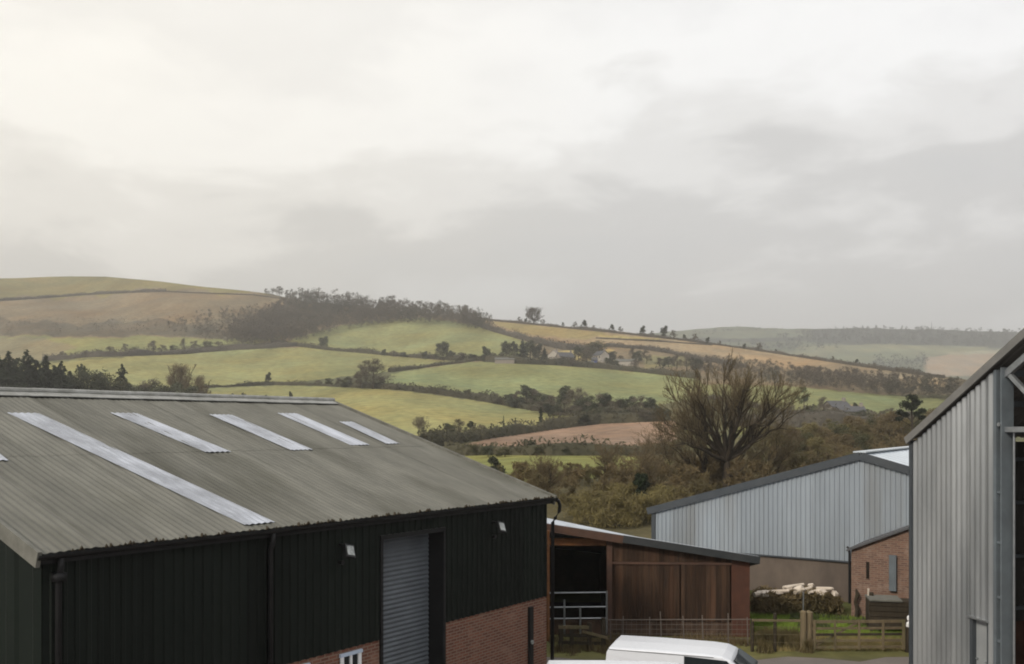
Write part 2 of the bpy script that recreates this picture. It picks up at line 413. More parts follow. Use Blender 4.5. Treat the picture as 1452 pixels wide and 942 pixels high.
def terrain():
    px = np.concatenate([np.arange(-1100, -120, 40), np.arange(-120, 1580, 4), np.arange(1580, 2600, 40)]).astype(float)
    nc = len(px)
    rows = []; cols = []
    near = [-80, -40, -10, 5, 15, 20, 24] + list(np.arange(26, 35, .5))
    for Y in near:
        a = (px-CX)/F
        x = a*35
        rows.append(np.stack([x, np.full(nc, float(Y)), np.zeros(nc)], -1))
        c = np.tile(np.array(C_BASE), (nc,1))
        if Y > 27.5: c[:] = (.135, .130, .055)
        cols.append(c)
    N = 300
    ry = ridge(px)
    for i in range(N+1):
        v = (i/N)
        py = 865 + (ry-865)*v
        p = P(px, py)
        rows.append(p)
        c = np.tile(np.array(C_BASE), (nc,1))
        c[py > 640] = C_SCRUB
        c[py > 780] = (.080, .085, .034)
        jx = px + 1.2*np.sin(py*.9 + px*.3); jy = py + .5*np.sin(px*.21)
        wm = np.clip((430-px)/60, 0, 1)*np.clip((486-py)/20, 0, 1)
        jy = jy + wm*(4*np.sin(px*.031+1)+2.5*np.sin(px*.083+py*.1)+1.5*np.sin(px*.19+2))
        for poly, col in FIELDS:
            k = inside(jx, jy, poly); c[k] = col
        cols.append(c)
    last = rows[-1]
    for dY, dz in ((60,4),(200,30),(500,110)):
        q = last.copy(); f = 1 + dY/np.maximum(q[:,1],1)
        q[:,0] *= f; q[:,1] += dY; q[:,2] = np.maximum(q[:,2]-dz, 1.0)
        rows.append(q); cols.append(np.tile(np.array(C_BASE), (nc,1)))
    q = rows[-1].copy(); q[:,0] *= 3900/q[:,1]; q[:,1] = 3900; q[:,2] = 1
    rows.append(q); cols.append(np.tile(np.array(C_BASE), (nc,1)))
    V = np.concatenate(rows); nr = len(rows)
    idx = np.arange(nr*nc).reshape(nr, nc)
    Fc = np.stack([idx[:-1,:-1], idx[:-1,1:], idx[1:,1:], idx[1:,:-1]], -1).reshape(-1,4)
    o = np_mesh('ground', V, Fc, ground_mat('field_ground', 1.0), smooth=True)
    at_ = o.data.attributes.new('soil', 'FLOAT_COLOR', 'POINT')
    cc = np.ones((len(V),4), np.float32); cc[:,:3] = np.concatenate(cols)
    at_.data.foreach_set('color', cc.ravel())
    tag(o, 'farmland rising from the yard in patchwork fields to the moor', 'ground', kind='structure')
    return o

def ground_mat(name, amt):
    m, nt, b = new_mat(name)
    L = nt.links.new
    b.inputs['Roughness'].default_value = 1.0
    b.inputs['Specular IOR Level'].default_value = 0.02
    a = nt.nodes.new('ShaderNodeAttribute'); a.attribute_name = 'soil'
    tc = nt.nodes.new('ShaderNodeTexCoord')
    out = a.outputs['Color']
    for sc, lo, hi, st in ((.006, .86, 1.14, (1,1,1)), (.035, .76, 1.24, (1,.35,1)), (.3, .76, 1.24, (1,1,1)), (2.5, .85, 1.15, (1,1,1))):
        mp = nt.nodes.new('ShaderNodeMapping'); mp.inputs['Scale'].default_value = st
        L(tc.outputs['Object'], mp.inputs['Vector'])
        n = nt.nodes.new('ShaderNodeTexNoise'); n.inputs['Scale'].default_value = sc; n.inputs['Detail'].default_value = 4
        L(mp.outputs[0], n.inputs['Vector'])
        r = nt.nodes.new('ShaderNodeMapRange'); r.inputs['From Min'].default_value = .3; r.inputs['From Max'].default_value = .7
        r.inputs['To Min'].default_value = lo; r.inputs['To Max'].default_value = hi
        L(n.outputs['Fac'], r.inputs['Value'])
        mx = nt.nodes.new('ShaderNodeVectorMath'); mx.operation = 'SCALE'
        L(out, mx.inputs[0]); L(r.outputs[0], mx.inputs['Scale'])
        out = mx.outputs[0]
    n = nt.nodes.new('ShaderNodeTexNoise'); n.inputs['Scale'].default_value = .016; n.inputs['Detail'].default_value = 6; n.inputs['Roughness'].default_value = .7
    L(tc.outputs['Object'], n.inputs['Vector'])
    r = nt.nodes.new('ShaderNodeMapRange'); r.inputs['From Min'].default_value = .32; r.inputs['From Max'].default_value = .68; L(n.outputs['Fac'], r.inputs['Value'])
    tint = nt.nodes.new('ShaderNodeMix'); tint.data_type = 'RGBA'; L(r.outputs[0], tint.inputs['Factor'])
    tint.inputs['A'].default_value = (1.12, 1.0, .86, 1); tint.inputs['B'].default_value = (.88, 1.0, 1.08, 1)
    ml = nt.nodes.new('ShaderNodeMix'); ml.data_type = 'RGBA'; ml.blend_type = 'MULTIPLY'; ml.inputs['Factor'].default_value = 1
    L(out, ml.inputs['A']); L(tint.outputs['Result'], ml.inputs['B'])
    L(ml.outputs['Result'], b.inputs['Base Color'])
    return m

terrain()

# gravel yard, a thin sheet on the ground with a ragged edge
def yard():
    mb = MB()
    pts = []
    for x in np.linspace(-28, 30, 60):
        pts.append((x, 27.6 + .22*math.sin(x*1.7) + .15*math.sin(x*4.1) + (0.0 if x < 16 else 0)))
    n = len(pts)
    for x, y in pts: mb.v.append((x, y, .012))
    for x, y in pts: mb.v.append((x, -60, .012))
    for i in range(n-1): mb.f.append((n+i, n+i+1, i+1, i))
    o = mb.build('gravel_yard', 'gravel')
    tag(o, 'wet grey gravel yard between the sheds', 'yard', kind='structure')
yard()

# far hill across the valley
def far_hill():
    px = np.arange(-700, 2400, 8).astype(float); nc = len(px)
    rp = np.interp(px, [-700, 800, 900, 970, 1050, 1120, 1200, 1300, 1400, 1452, 1700, 2400], [500, 490, 476, 468, 463, 467, 465.5, 467, 470, 472, 480, 500])
    rp = rp + .5*np.sin(px*.06) + .3*np.sin(px*.17)
    polys = [([(900,455),(1500,455),(1500,495),(1250,492),(1130,484),(1000,486),(900,490)], (.035, .040, .030)),
             ([(900,455),(1150,455),(1150,478),(1040,480),(900,478)], (.105, .115, .070)),
             ([(1130,492),(1260,488),(1400,492),(1400,500),(1200,508),(1130,505)], (.17, .17, .095)),
             ([(1180,500),(1330,497),(1330,506),(1220,514),(1180,512)], (.14, .15, .085)),
             ([(1310,508),(1360,500),(1452,498),(1452,535),(1310,532)], (.28, .21, .14)),
             ([(1340,500),(1452,494),(1452,499),(1350,504)], (.25, .23, .15)),
             ([(1050,500),(1120,496),(1130,510),(1060,514)], (.13, .14, .08))]
    rows = []; cols = []; N = 70
    for i in range(N+1):
        v = i/N
        py = 575 + (rp-575)*v
        Y = np.interp(py, [460, 490, 520, 575], [2350, 2000, 1700, 1400])
        rows.append(np.stack([(px-CX)/F*Y, Y, EYE + (HY-py)/F*Y], -1))
        c = np.tile(np.array((.10, .11, .065)), (nc,1))
        for poly, col in polys: c[inside(px, py, poly)] = col
        cols.append(c)
    q = rows[-1].copy(); q[:,1] += 400; q[:,2] = 5; rows.append(q); cols.append(cols[-1])
    q = rows[0].copy(); q[:,1] -= 40; q[:,2] = 1.5; rows.insert(0, q); cols.insert(0, cols[0])
    V = np.concatenate(rows); nr = len(rows)
    idx = np.arange(nr*nc).reshape(nr, nc)
    Fc = np.stack([idx[:-1,:-1], idx[:-1,1:], idx[1:,1:], idx[1:,:-1]], -1).reshape(-1,4)
    o = np_mesh('hills', V, Fc, ground_mat('far_hill_ground', 1.0), smooth=True)
    at_ = o.data.attributes.new('soil', 'FLOAT_COLOR', 'POINT')
    cc = np.ones((len(V),4), np.float32); cc[:,:3] = np.concatenate(cols)
    at_.data.foreach_set('color', cc.ravel())
    tag(o, 'hazy wooded hill beyond the valley', 'hill', kind='structure')
far_hill()
def far_at(px, py):
    Y = float(np.interp(py, [460, 490, 520, 575], [2350, 2000, 1700, 1400]))
    return Vector(((px-CX)/F*Y, Y, EYE + (HY-py)/F*Y))

# ------------------------------------------------------------------ vegetation makers
def tris(centres, size, elong=1.0, up=0.0, out=None, spread=1.0):
    """random triangles around centres: (V,F). elong>1 gives slivers; up / out bias their long axis"""
    n = len(centres)
    d = rng.normal(size=(n,3))*spread; d[:,2] += up
    if out is not None: d += out
    d /= np.linalg.norm(d, axis=1, keepdims=True)+1e-9
    e = np.cross(d, rng.normal(size=(n,3))); e /= np.linalg.norm(e, axis=1, keepdims=True)+1e-9
    s = size*rng.uniform(.6, 1.4, (n,1))
    V = np.empty((n,3,3))
    w = s/elong
    V[:,0] = centres - d*s*.5 - e*w*.5
    V[:,1] = centres - d*s*.5 + e*w*.5
    V[:,2] = centres + d*s*.5
    return V.reshape(-1,3), np.arange(n*3).reshape(n,3)

def merge(parts):
    Vs, Fs, o = [], [], 0
    for v, f in parts:
        Vs.append(v); Fs.append(f+o); o += len(v)
    return np.concatenate(Vs), np.concatenate(Fs)

def lumps(n, k, h, w, base=.2, seed=0):
    """points scattered over k overlapping lumps filling a crown of height h (bottom at base*h) and half-width w"""
    r = np.random.default_rng(seed)
    cz = r.uniform(base+.12, .86, k)*h
    q_ = np.clip((cz/h-base)/(1-base), 0, 1); prof = np.clip(1.05 - q_**2.2, .05, 1)*(.7+.3*np.minimum(q_*4,1))
    ang = r.uniform(0, 2*math.pi, k); rad = np.sqrt(r.uniform(0, 1, k))*w*.75*prof
    C = np.stack([rad*np.cos(ang), rad*np.sin(ang), cz], -1)
    S = r.uniform(.20, .40, k)*w*1.1*(1-.35*q_)
    pick = r.integers(0, k, n)
    d = r.normal(size=(n,3)); d /= np.linalg.norm(d, axis=1, keepdims=True)
    d *= (r.uniform(.35, 1.05, (n,1)))
    p = C[pick] + d*S[pick][:,None]*np.array([1,1,.85])
    p[:,2] = np.where(p[:,2] < base*h*.6, base*h*.6 + r.uniform(0,.15,n)*h, p[:,2])
    p[:,2] *= h*1.02/max(p[:,2].max(), 1e-6)
    return p, d

def grow(mt, mc, p, d, r, length, lvl, maxl, prm, rg):
    """recursive branch: thick levels into mt, thin ones into mc"""
    seg = prm.get('seg', 4)
    pts = [p]; rs = [r]; dirs = [d]
    for i in range(seg):
        w = prm['wob']*(1 + lvl*.25)
        d = (d + Vector((rg.gauss(0,w), rg.gauss(0,w), rg.gauss(0,w) + prm['up']*(1 if lvl else 0)))).normalized()
        p = p + d*(length/seg)
        pts.append(p); rs.append(max(r*(1-.6*(i+1)/seg), prm['rmin'])); dirs.append(d)
    tgt = mt if lvl <= prm['thick'] else mc
    tgt.tube(pts, rs, 7 if lvl == 0 else (5 if lvl <= 1 else 3), cap=False)
    if lvl >= maxl: return
    nchild = prm['n'][lvl]
    for k in range(nchild):
        t = rg.uniform(prm['t0'][lvl], 1.0) if k else 1.0
        i = min(int(t*seg), seg-1); f = t*seg - i
        q = pts[i].lerp(pts[i+1], f); bd = dirs[i+1]
        ref = Vector((rg.gauss(0,1), rg.gauss(0,1), rg.gauss(0,1)))
        side = bd.cross(ref).normalized()
        a = R(rg.uniform(*prm['ang'][lvl])) * (1 if k else .5)
        nd = (bd*math.cos(a) + side*math.sin(a)).normalized()
        rr = max(rs[i]*rg.uniform(.5, .75), prm['rmin'])
        grow(mt, mc, q, nd, rr, length*rg.uniform(*prm['len'][lvl]), lvl+1, maxl, prm, rg)

PROTO = {}
def proto_tree(key, name, cat, kids):
    root = bpy.data.objects.new(name, None); COL.objects.link(root)
    root['category'] = cat
    for k in kids: k.parent = root
    PROTO[key] = [root, kids, False]

def bare_proto(key, seed, r0=.28, twig='twig', tri_n=700, wide=1.0):
    rg = random.Random(seed)
    mt, mc = MB(), MB()
    prm = dict(wob=.10, up=.05, rmin=.035, thick=1, n=[8, 5, 4, 3], t0=[.32, .3, .25, .25], ang=[(25,62),(25,55),(20,50),(20,45)],
               len=[(.5,.75),(.5,.72),(.45,.7),(.4,.7)])
    grow(mt, mc, Vector((0,0,-.4)), Vector((0,0,1)), r0, 5.6, 0, 4, prm, rg)
    V = np.array(mc.v); hz = V[:,2].max(); 
    # fine outer twigs as slivers around branch ends
    pick = rng.integers(0, len(V), tri_n)
    c = V[pick] + rng.normal(size=(tri_n,3))*.22
    outd = c - np.array([0,0,3.0]); outd /= np.linalg.norm(outd, axis=1, keepdims=True)
    tv, tf = tris(c, .75, 9, up=.3, out=outd*1.4, spread=.6)
    s = 10.0/max(hz, tv[:,2].max())
    for mb in (mt, mc): mb.v = [(x*s*wide, y*s*wide, z*s) for x, y, z in mb.v]
    t = mt.build('trunk', 'bark_far')
    # crown: branches + slivers in one mesh
    o = len(mc.v); mc.v.extend(map(tuple, tv*s*np.array([wide,wide,1]))); mc.f.extend([tuple(int(i)+o for i in f) for f in tf])
    c = mc.build('crown', twig)
    proto_tree(key, 'bare_tree', 'tree', [t, c])

def bushy_proto(key, seed, m, n=1500, k=16, w=4.2, base=.18, size=.62, elong=2.5, name='hedgerow_tree', up=.3):
    p, d = lumps(n, k, 10, w, base, seed)
    V, Fc = tris(p, size, elong, up=up, out=d*.8)
    c = np_mesh('crown', V, Fc, m)
    mt = MB(); rg = random.Random(seed)
    mt.tube([(0,0,-.5),(.05,0,2),(.1,.1,5),(.1,.1,7)], [.26,.2,.13,.06], 6)
    for i in range(7):
        a = rg.uniform(0, 6.28); z = rg.uniform(2,5); r = rg.uniform(.5,.8)*w
        mt.tube([(0,0,z),(math.cos(a)*r*.5, math.sin(a)*r*.5, z+1.4),(math.cos(a)*r, math.sin(a)*r, z+2.8)], [.1,.07,.03], 4)
    t = mt.build('trunk', 'bark_far')
    proto_tree(key, name, 'tree', [t, c])

def conifer_proto(key, seed, n=1500, w=2.0, m='leaf_conifer', name='conifer'):
    r = np.random.default_rng(seed)
    z = 10*(1 - np.sqrt(r.uniform(0,1,n)))*.97 + .4
    layer = .72 + .28*np.sin(z*5.2 + r.uniform(0,.6,n))
    rad = w*(1 - z/10.4)**.8*layer*np.sqrt(r.uniform(.1,1,n))*(1+.25*np.sin(3*z))
    a = r.uniform(0, 2*math.pi, n)
    rad *= 1 + .25*np.sin(a*3+z)
    p = np.stack([rad*np.cos(a), rad*np.sin(a), z - rad*.18], -1)
    out = np.stack([np.cos(a), np.sin(a), np.full(n,-.15)], -1)
    V, Fc = tris(p, .46, 1.8, out=out*1.2, spread=.7)
    c = np_mesh('crown', V, Fc, m)
    mt = MB(); mt.tube([(0,0,-.5),(0,0,5),(0,0,9.6)], [.22,.14,.03], 6)
    t = mt.build('trunk', 'bark_far')
    proto_tree(key, name, 'conifer', [t, c])

def bez(a, b, c, t): return a*((1-t)**2) + b*(2*t*(1-t)) + c*(t*t)
def fan(mt, mc, rg, bases, RA, RR, nl, ns, nt, nw, r0, rmin, fork=0.0, depthspan=38, t0=.22):
    """limbs arching from the bases out to a crown envelope given as radius RR over angle RA (degrees from vertical)"""
    for i in range(nl):
        al = RA[0] + (RA[-1]-RA[0])*(i+.5+rg.uniform(-.35,.35))/nl
        be = R(rg.uniform(-depthspan, depthspan))
        rad = float(np.interp(al, RA, RR))*rg.uniform(.82, 1.0)
        a = R(al)
        ca = max(math.cos(a), .05)
        end = Vector((math.sin(a), math.sin(be)*.8, ca)); end = end.normalized()*rad
        b = min(bases, key=lambda q: abs(q[0]-end.x*.28)+rg.uniform(0,.5))
        p0 = Vector((b[0], b[1], fork))
        mid = p0 + Vector((end.x-p0.x, end.y-p0.y, 0))*rg.uniform(.34,.54) + Vector((0,0,(end.z-fork)*rg.uniform(.40,.54)))
        N = 9
        pts = [bez(p0, mid, end, k/N) + Vector((rg.gauss(0,1),rg.gauss(0,1),rg.gauss(0,1)))*rad*.008*(k > 0) for k in range(N+1)]
        rs = [max(r0*b[2]*(1-.9*k/N), rmin*1.5) for k in range(N+1)]
        mt.tube(pts, rs, 6, cap=False)
        def side(pts_, length, lvl, n):
            for j in range(n):
                t = rg.uniform(t0, 1.0) if lvl == 0 else rg.uniform(.15, 1.0)
                f = t*(len(pts_)-1); k = min(int(f), len(pts_)-2); q = pts_[k].lerp(pts_[k+1], f-k)
                tg = (pts_[k+1]-pts_[k]).normalized()
                sd_ = tg.cross(Vector((rg.gauss(0,1), rg.gauss(0,1), rg.gauss(0,1)))).normalized()
                an = R(rg.uniform(18, 48))
                d = (tg*math.cos(an) + sd_*math.sin(an) + Vector((0,0,.28))).normalized()
                L_ = length*rg.uniform(.55, 1.15)*(1.15-.55*t)
                e1 = q + d*L_*.5; d2 = (d + Vector((rg.gauss(0,.14), rg.gauss(0,.14), .14))).normalized(); e2 = e1 + d2*L_*.5
                r_ = max(rs[0]*(.30, .13, .06)[lvl]*(1-.5*t), rmin)
                (mt if lvl == 0 and r_ > rmin*3 else mc).tube([q, e1, e2], [r_, max(r_*.75, rmin), rmin], 4 if lvl == 0 else 3, cap=False)
                nn = (nt, nw, 0)[lvl]
                if nn: side([q, e1, e2], L_*.58, lvl+1, nn)
        side(pts, rad*.34, 0, ns)

def round_proto(key, seed, twig):
    rg = random.Random(seed); mt, mc = MB(), MB()
    mt.tube([(0,0,-.5),(0,0,1),(.05,0,2.4)], [.42,.34,.30], 8)
    fan(mt, mc, rg, [(0,0,1),(.1,.1,.8)], [-82,-55,-25,0,25,55,82], [5.4,7.6,9.3,9.8,9.4,7.8,5.6], 22, 8, 5, 3, .19, .030, fork=2.0, depthspan=75)
    k = 9.3/sorted(v[2] for v in mc.v)[int(len(mc.v)*.985)]
    for mb in (mt, mc): mb.v = [(x*k, y*k, min(z*k, 9.9)) for x, y, z in mb.v]
    q, d = lumps(3200, 30, 10, 5.4, .28, seed); q[:,2] = np.minimum(q[:,2], 10)
    tv, tf = tris(q, .8, 12, up=.2, out=d*.9, spread=.7)
    o = len(mc.v); mc.v.extend(map(tuple, tv)); mc.f.extend([tuple(int(i)+o for i in f) for f in tf])
    proto_tree(key, 'bare_tree', 'tree', [mt.build('trunk', 'bark_far'), mc.build('crown', twig)])
round_proto('round1', 4, 'twig'); round_proto('round2', 14, 'twig_grey')
bare_proto('bare2', 5, twig='twig_grey', tri_n=900)
bushy_proto('grey1', 21, 'twig_grey', 2600, 24, 5.3, size=.72, elong=6, base=.10)
bushy_proto('grey2', 22, 'twig_grey', 2400, 20, 4.5, size=.72, elong=6, base=.10)
bushy_proto('dark1', 23, 'leaf_dark', 4200, 22, 5.5, base=.04, size=.42, elong=1.6)
bushy_proto('dark2', 24, 'leaf_dark', 3800, 18, 4.5, base=.03, size=.42, elong=1.6)
bushy_proto('olive1', 25, 'leaf_olive', 4200, 22, 5.5, base=.04, size=.42, elong=1.8)
bushy_proto('green1', 27, 'leaf_green', 1500, 12, 4.2, base=.12, size=.5, elong=1.6)
bushy_proto('brown1', 26, 'scrub_brown', 5000, 24, 6.0, base=.03, size=.6, elong=4, up=.8)
bushy_proto('gold1', 41, 'scrub_olive', 5200, 26, 5.4, base=.02, size=.62, elong=5, up=.9)
conifer_proto('con1', 31, w=3.0, n=4200); conifer_proto('con2', 32, w=3.6, n=4800); conifer_proto('con3', 33, w=1.8, n=2200)
conifer_proto('con4', 34, w=4.2, n=5500)

used_rnd = random.Random(5)
def plant(key, px, py, hpx, label, group=None, wide=1.0, cat=None):
    root, kids, used = PROTO[key]
    p = at(px, py)
    h = hpx*p.y/F
    s = h/10.0
    sc = (s*wide, s*wide, s)
    rz = used_rnd.uniform(0, 6.28)
    if not used:
        root.location = p; root.rotation_euler = (0,0,rz); root.scale = sc; root['label'] = label
        if group: root['group'] = group
        PROTO[key][2] = True
        r = root
    else:
        r = copy_thing(root, kids, p, rz, sc, label, group)
    if cat: r['category'] = cat
    return r

def row(keys, label, group, items):
    for i, it in enumerate(items):
        plant(keys[i % len(keys)], it[0], it[1], it[2], label, group, (it[3] if len(it) > 3 else 1.0)*1.22)

# trees behind the dark shed
row(['con2','con4','con1','con2'], 'dark conifer in the dense clump rising behind the grey roof ridge', 'dark conifers behind the roof ridge',
    [(-22,600,98),(-4,598,95,1.1),(12,600,102,.9),(24,596,88,1.1),(38,600,104,.9),(52,598,86,1.2),(65,600,97,.8),(77,596,78,1.2),(87,600,88,.8),(99,597,70,1.2),(45,590,72,1.5),(5,590,72,1.5),(80,588,60,1.5)])
plant('dark1', 125, 598, 80, 'rounded dark tree at the end of the conifer clump', wide=.85)
plant('con2', 173, 598, 82, 'lone pointed conifer standing above low rounded bushes', wide=.85)
row(['dark2','grey2','olive1','dark1'], 'low dark bush in the row behind the roof ridge', 'dark bushes behind the roof ridge',
    [(108,598,66,1.1),(146,597,58,1.1),(158,598,66),(190,598,56,1.2),(202,597,50),(214,598,62,.8),(226,597,54),(240,597,54,1.1),(268,597,50,1.1),(282,597,44),(118,590,40,1.3),(175,590,46,1.5),(205,590,40,1.5),(250,592,40,1.5)])
plant('round1', 256, 590, 75, 'large bare tree with a rounded open crown beside the pale field', wide=.72)
plant('round1', 283, 590, 58, 'small bare tree next to the large round bare tree', wide=.5)
# lone and hedge trees on the slope
plant('grey1', 529, 552, 43, 'broad grey leafless tree where three hedges meet', wide=1.45)
plant('grey2', 512, 551, 34, 'slimmer tree pressed against the broad grey tree', wide=1.0)
row(['olive1','grey1'], 'low rounded bush beside the broad grey tree in the hedge', 'bushes beside the broad tree',
    [(494,549,15,1.4),(480,548,12,1.5),(466,547,11,1.6),(452,547,8,1.6)])
plant('dark2', 381, 546, 18, 'small dark tree alone on the hedge of the lowest green field', wide=1.0)
plant('dark1', 460, 494, 17, 'single round dark tree on the hedge under the upper green field', wide=1.2)
row(['grey1','grey2','olive1'], 'hazy tree in the hedge along the top of the long bright field', 'hedge trees above the long bright field',
    [(88,510,12),(123,507,10,1.5),(140,505,9,1.5),(156,504,13,1.3),(178,503,16,.9),(190,503,11,1.4),(217,501,18,1.0),(230,501,12,1.5),(245,500,11,1.5),(260,499,19,.6),(275,498,15,1.3),(293,497,14,1.5),(310,496,12,1.5)])
row(['dark2'], 'small dark shrub on the field edge just over the roof ridge', 'shrubs over the roof ridge',
    [(330,568,10),(345,569,12),(362,570,9,1.5),(378,570,10),(412,573,18,.5),(428,574,8)])
row(['grey2','bare2','grey1'], 'leafless tree on the skyline above the ridge wood', 'skyline trees above the ridge wood',
    [(378,418,9),(388,419,11),(396,420,14),(408,422,11),(418,423,10),(432,426,14),(446,429,16),(458,431,15)])
row(['grey2','grey1'], 'small skyline tree at the lower end of the ridge wood', 'skyline trees below the ridge wood',
    [(606,446,12),(621,447,16),(634,449,10),(661,452,19,.8),(672,453,10)])
plant('round2', 757, 460, 25, 'tall rounded tree standing out alone on the skyline hedge', wide=1.0)
row(['grey2','dark2'], 'little tree on the skyline hedge above the tan field', 'small skyline hedge trees',
    [(737,458,9),(746,459,8),(770,461,8),(798,463,6),(815,465,9),(829,467,13),(842,468,7),(868,471,11),(880,472,9),(912,476,14),(925,477,8),(943,479,17),(955,480,12),(970,482,8),(985,485,12),(1004,488,10),(1020,490,7),(1056,495,8),(1076,498,12),(1100,501,6),(1180,513,8),(1215,518,9),(1240,521,7)])
row(['dark2','grey1','dark1'], 'bushy tree in the hedge below the upper green field', 'trees under the upper green field',
    [(545,505,10),(558,506,9,1.4),(572,507,8,1.4),(603,510,12),(615,510,8,1.4),(628,511,27,.9),(640,511,14),(655,512,12,1.3),(670,512,10,1.4),(688,513,22,.9),(700,513,12,1.4)])
row(['dark1','dark2','con4'], 'dark tree of the clump uphill of the long pale-roofed shed', 'dark clump by the pale-roofed shed',
    [(718,511,27,.8),(729,508,24,.7),(741,509,28,.8),(752,508,26,.8),(764,509,22,1.1),(772,511,18)])
plant('olive1', 848, 510, 27, 'very broad dome-shaped evergreen sheltering the farmhouse', wide=1.9)
row(['dark1','grey1'], 'dark tree crowded around the white farmhouse', 'farmhouse trees',
    [(862,519,12,1.3),(826,520,13,1.5),(872,521,10,1.6),(900,521,11,1.5),(795,518,11,1.5),(812,520,12,1.4),(820,511,20,1.1),(832,513,20),(868,513,15,1.1),(880,515,11,1.2),(808,515,10,1.5)])
row(['grey1','dark1','grey2'], 'hazy tree in the belt beside the farm paddock', 'paddock belt trees',
    [(897,514,22,.6),(905,515,18,.9),(917,516,20,.9),(935,520,13,1.5),(948,521,15,1.4),(960,523,20,1.1),(974,525,22,1.1),(986,527,20,1.2),(1000,528,18,1.3)])
row(['dark2','grey1','dark1','grey2'], 'bushy tree in the thick belt between the two lower green fields', 'trees of the belt between green fields',
    [(x_, y_, h_, w_*1.35) for x_, y_, h_, w_ in [(664,564,12,1.0),(702,571,14,1.0),(724,574,16,1.1),(738,576,22,1.0),(747,578,32,.9),(758,578,26,1.0),(770,580,22,1.2),(786,586,26,1.1),(801,589,42,.8),(818,590,40,.8),(833,591,30,1.0),(848,592,34,.9),(860,592,34,.9),(875,593,26,1.1),(890,592,30,.9),(907,593,32,.9),(923,594,30,1.0),(815,594,20,1.8),(855,596,20,1.8),(895,597,18,1.8),(778,590,18,1.6),(710,574,10,1.8),(733,578,14,1.8),(765,586,16,1.8),(840,594,22,1.4),(868,596,20,1.5),(885,597,16,1.8),(915,598,18,1.6),(935,598,22,1.3)]])
plant('con3', 714, 611, 22, 'thin dark sapling in the hedge above the ploughed field', wide=.6)
plant('con3', 767, 607, 30, 'spiky conifer poking out of the hedge above the ploughed field', wide=1.1)
row(['bare2'], 'thin bare sapling rising over the shed roof edge', 'saplings over the roof edge', [(592,622,34,.6),(600,624,36,.6)])
row(['grey1','dark2'], 'rounded shrub at the near end of the hedge above the ploughed field', 'shrubs above the ploughed field', [(650,616,22,1.0),(668,615,18,1.2),(682,614,12,1.5),(636,622,22,1.3),(800,606,14,1.8),(830,604,16,1.8)])
row(['dark1','olive1'], 'dark round shrub in the hedge below the ploughed field', 'shrubs below the ploughed field', [(750,645,22,1.1),(765,646,14,1.6),(692,648,17,1.3),(672,646,17,1.6),(800,646,12,1.6),(716,648,14,1.8)])
row(['grey1','dark1','grey2'], 'grey tree between the village roofs', 'village trees', [(1192,597,16,1.4),(1218,597,14,1.5),(1236,600,18,1.2),(1252,597,15,1.3),(1172,600,20,1.4),(1110,602,22,1.3),(1118,596,26,.9),(1150,594,20,1.2),(1168,592,30,.8),(1183,596,18,1.4),(1226,596,16,1.3),(1262,598,20,1.2),(1135,600,20,1.4),(1205,600,16,1.6),(1245,602,16,1.6)])
plant('green1', 1140, 578, 30, 'small fresh green tree beside the big bare tree', wide=.95)
plant('dark2', 1213, 588, 17, 'little dark bush tree beside the long low stone house', wide=1.0)
row(['gold1','brown1','olive1'], 'golden brown thicket bush behind the grey shed ridge', 'thicket behind the grey shed',
    [(1105,656,40),(1122,653,46),(1138,652,42),(1152,650,50),(1168,650,44),(1184,648,50),(1200,646,46),(1214,645,54),(1130,664,40,1.3),(1160,660,40,1.3),(1190,656,40,1.3),(1218,652,40,1.3)])
row(['olive1','brown1','gold1'], 'golden brown thicket tree beside the tall pine', 'thicket around the pine',
    [(1240,640,52,.9),(1262,642,58,.9),(1278,640,48,.9),(1306,640,52,.9),(1322,640,60,.9),(1225,645,44,1.0)])

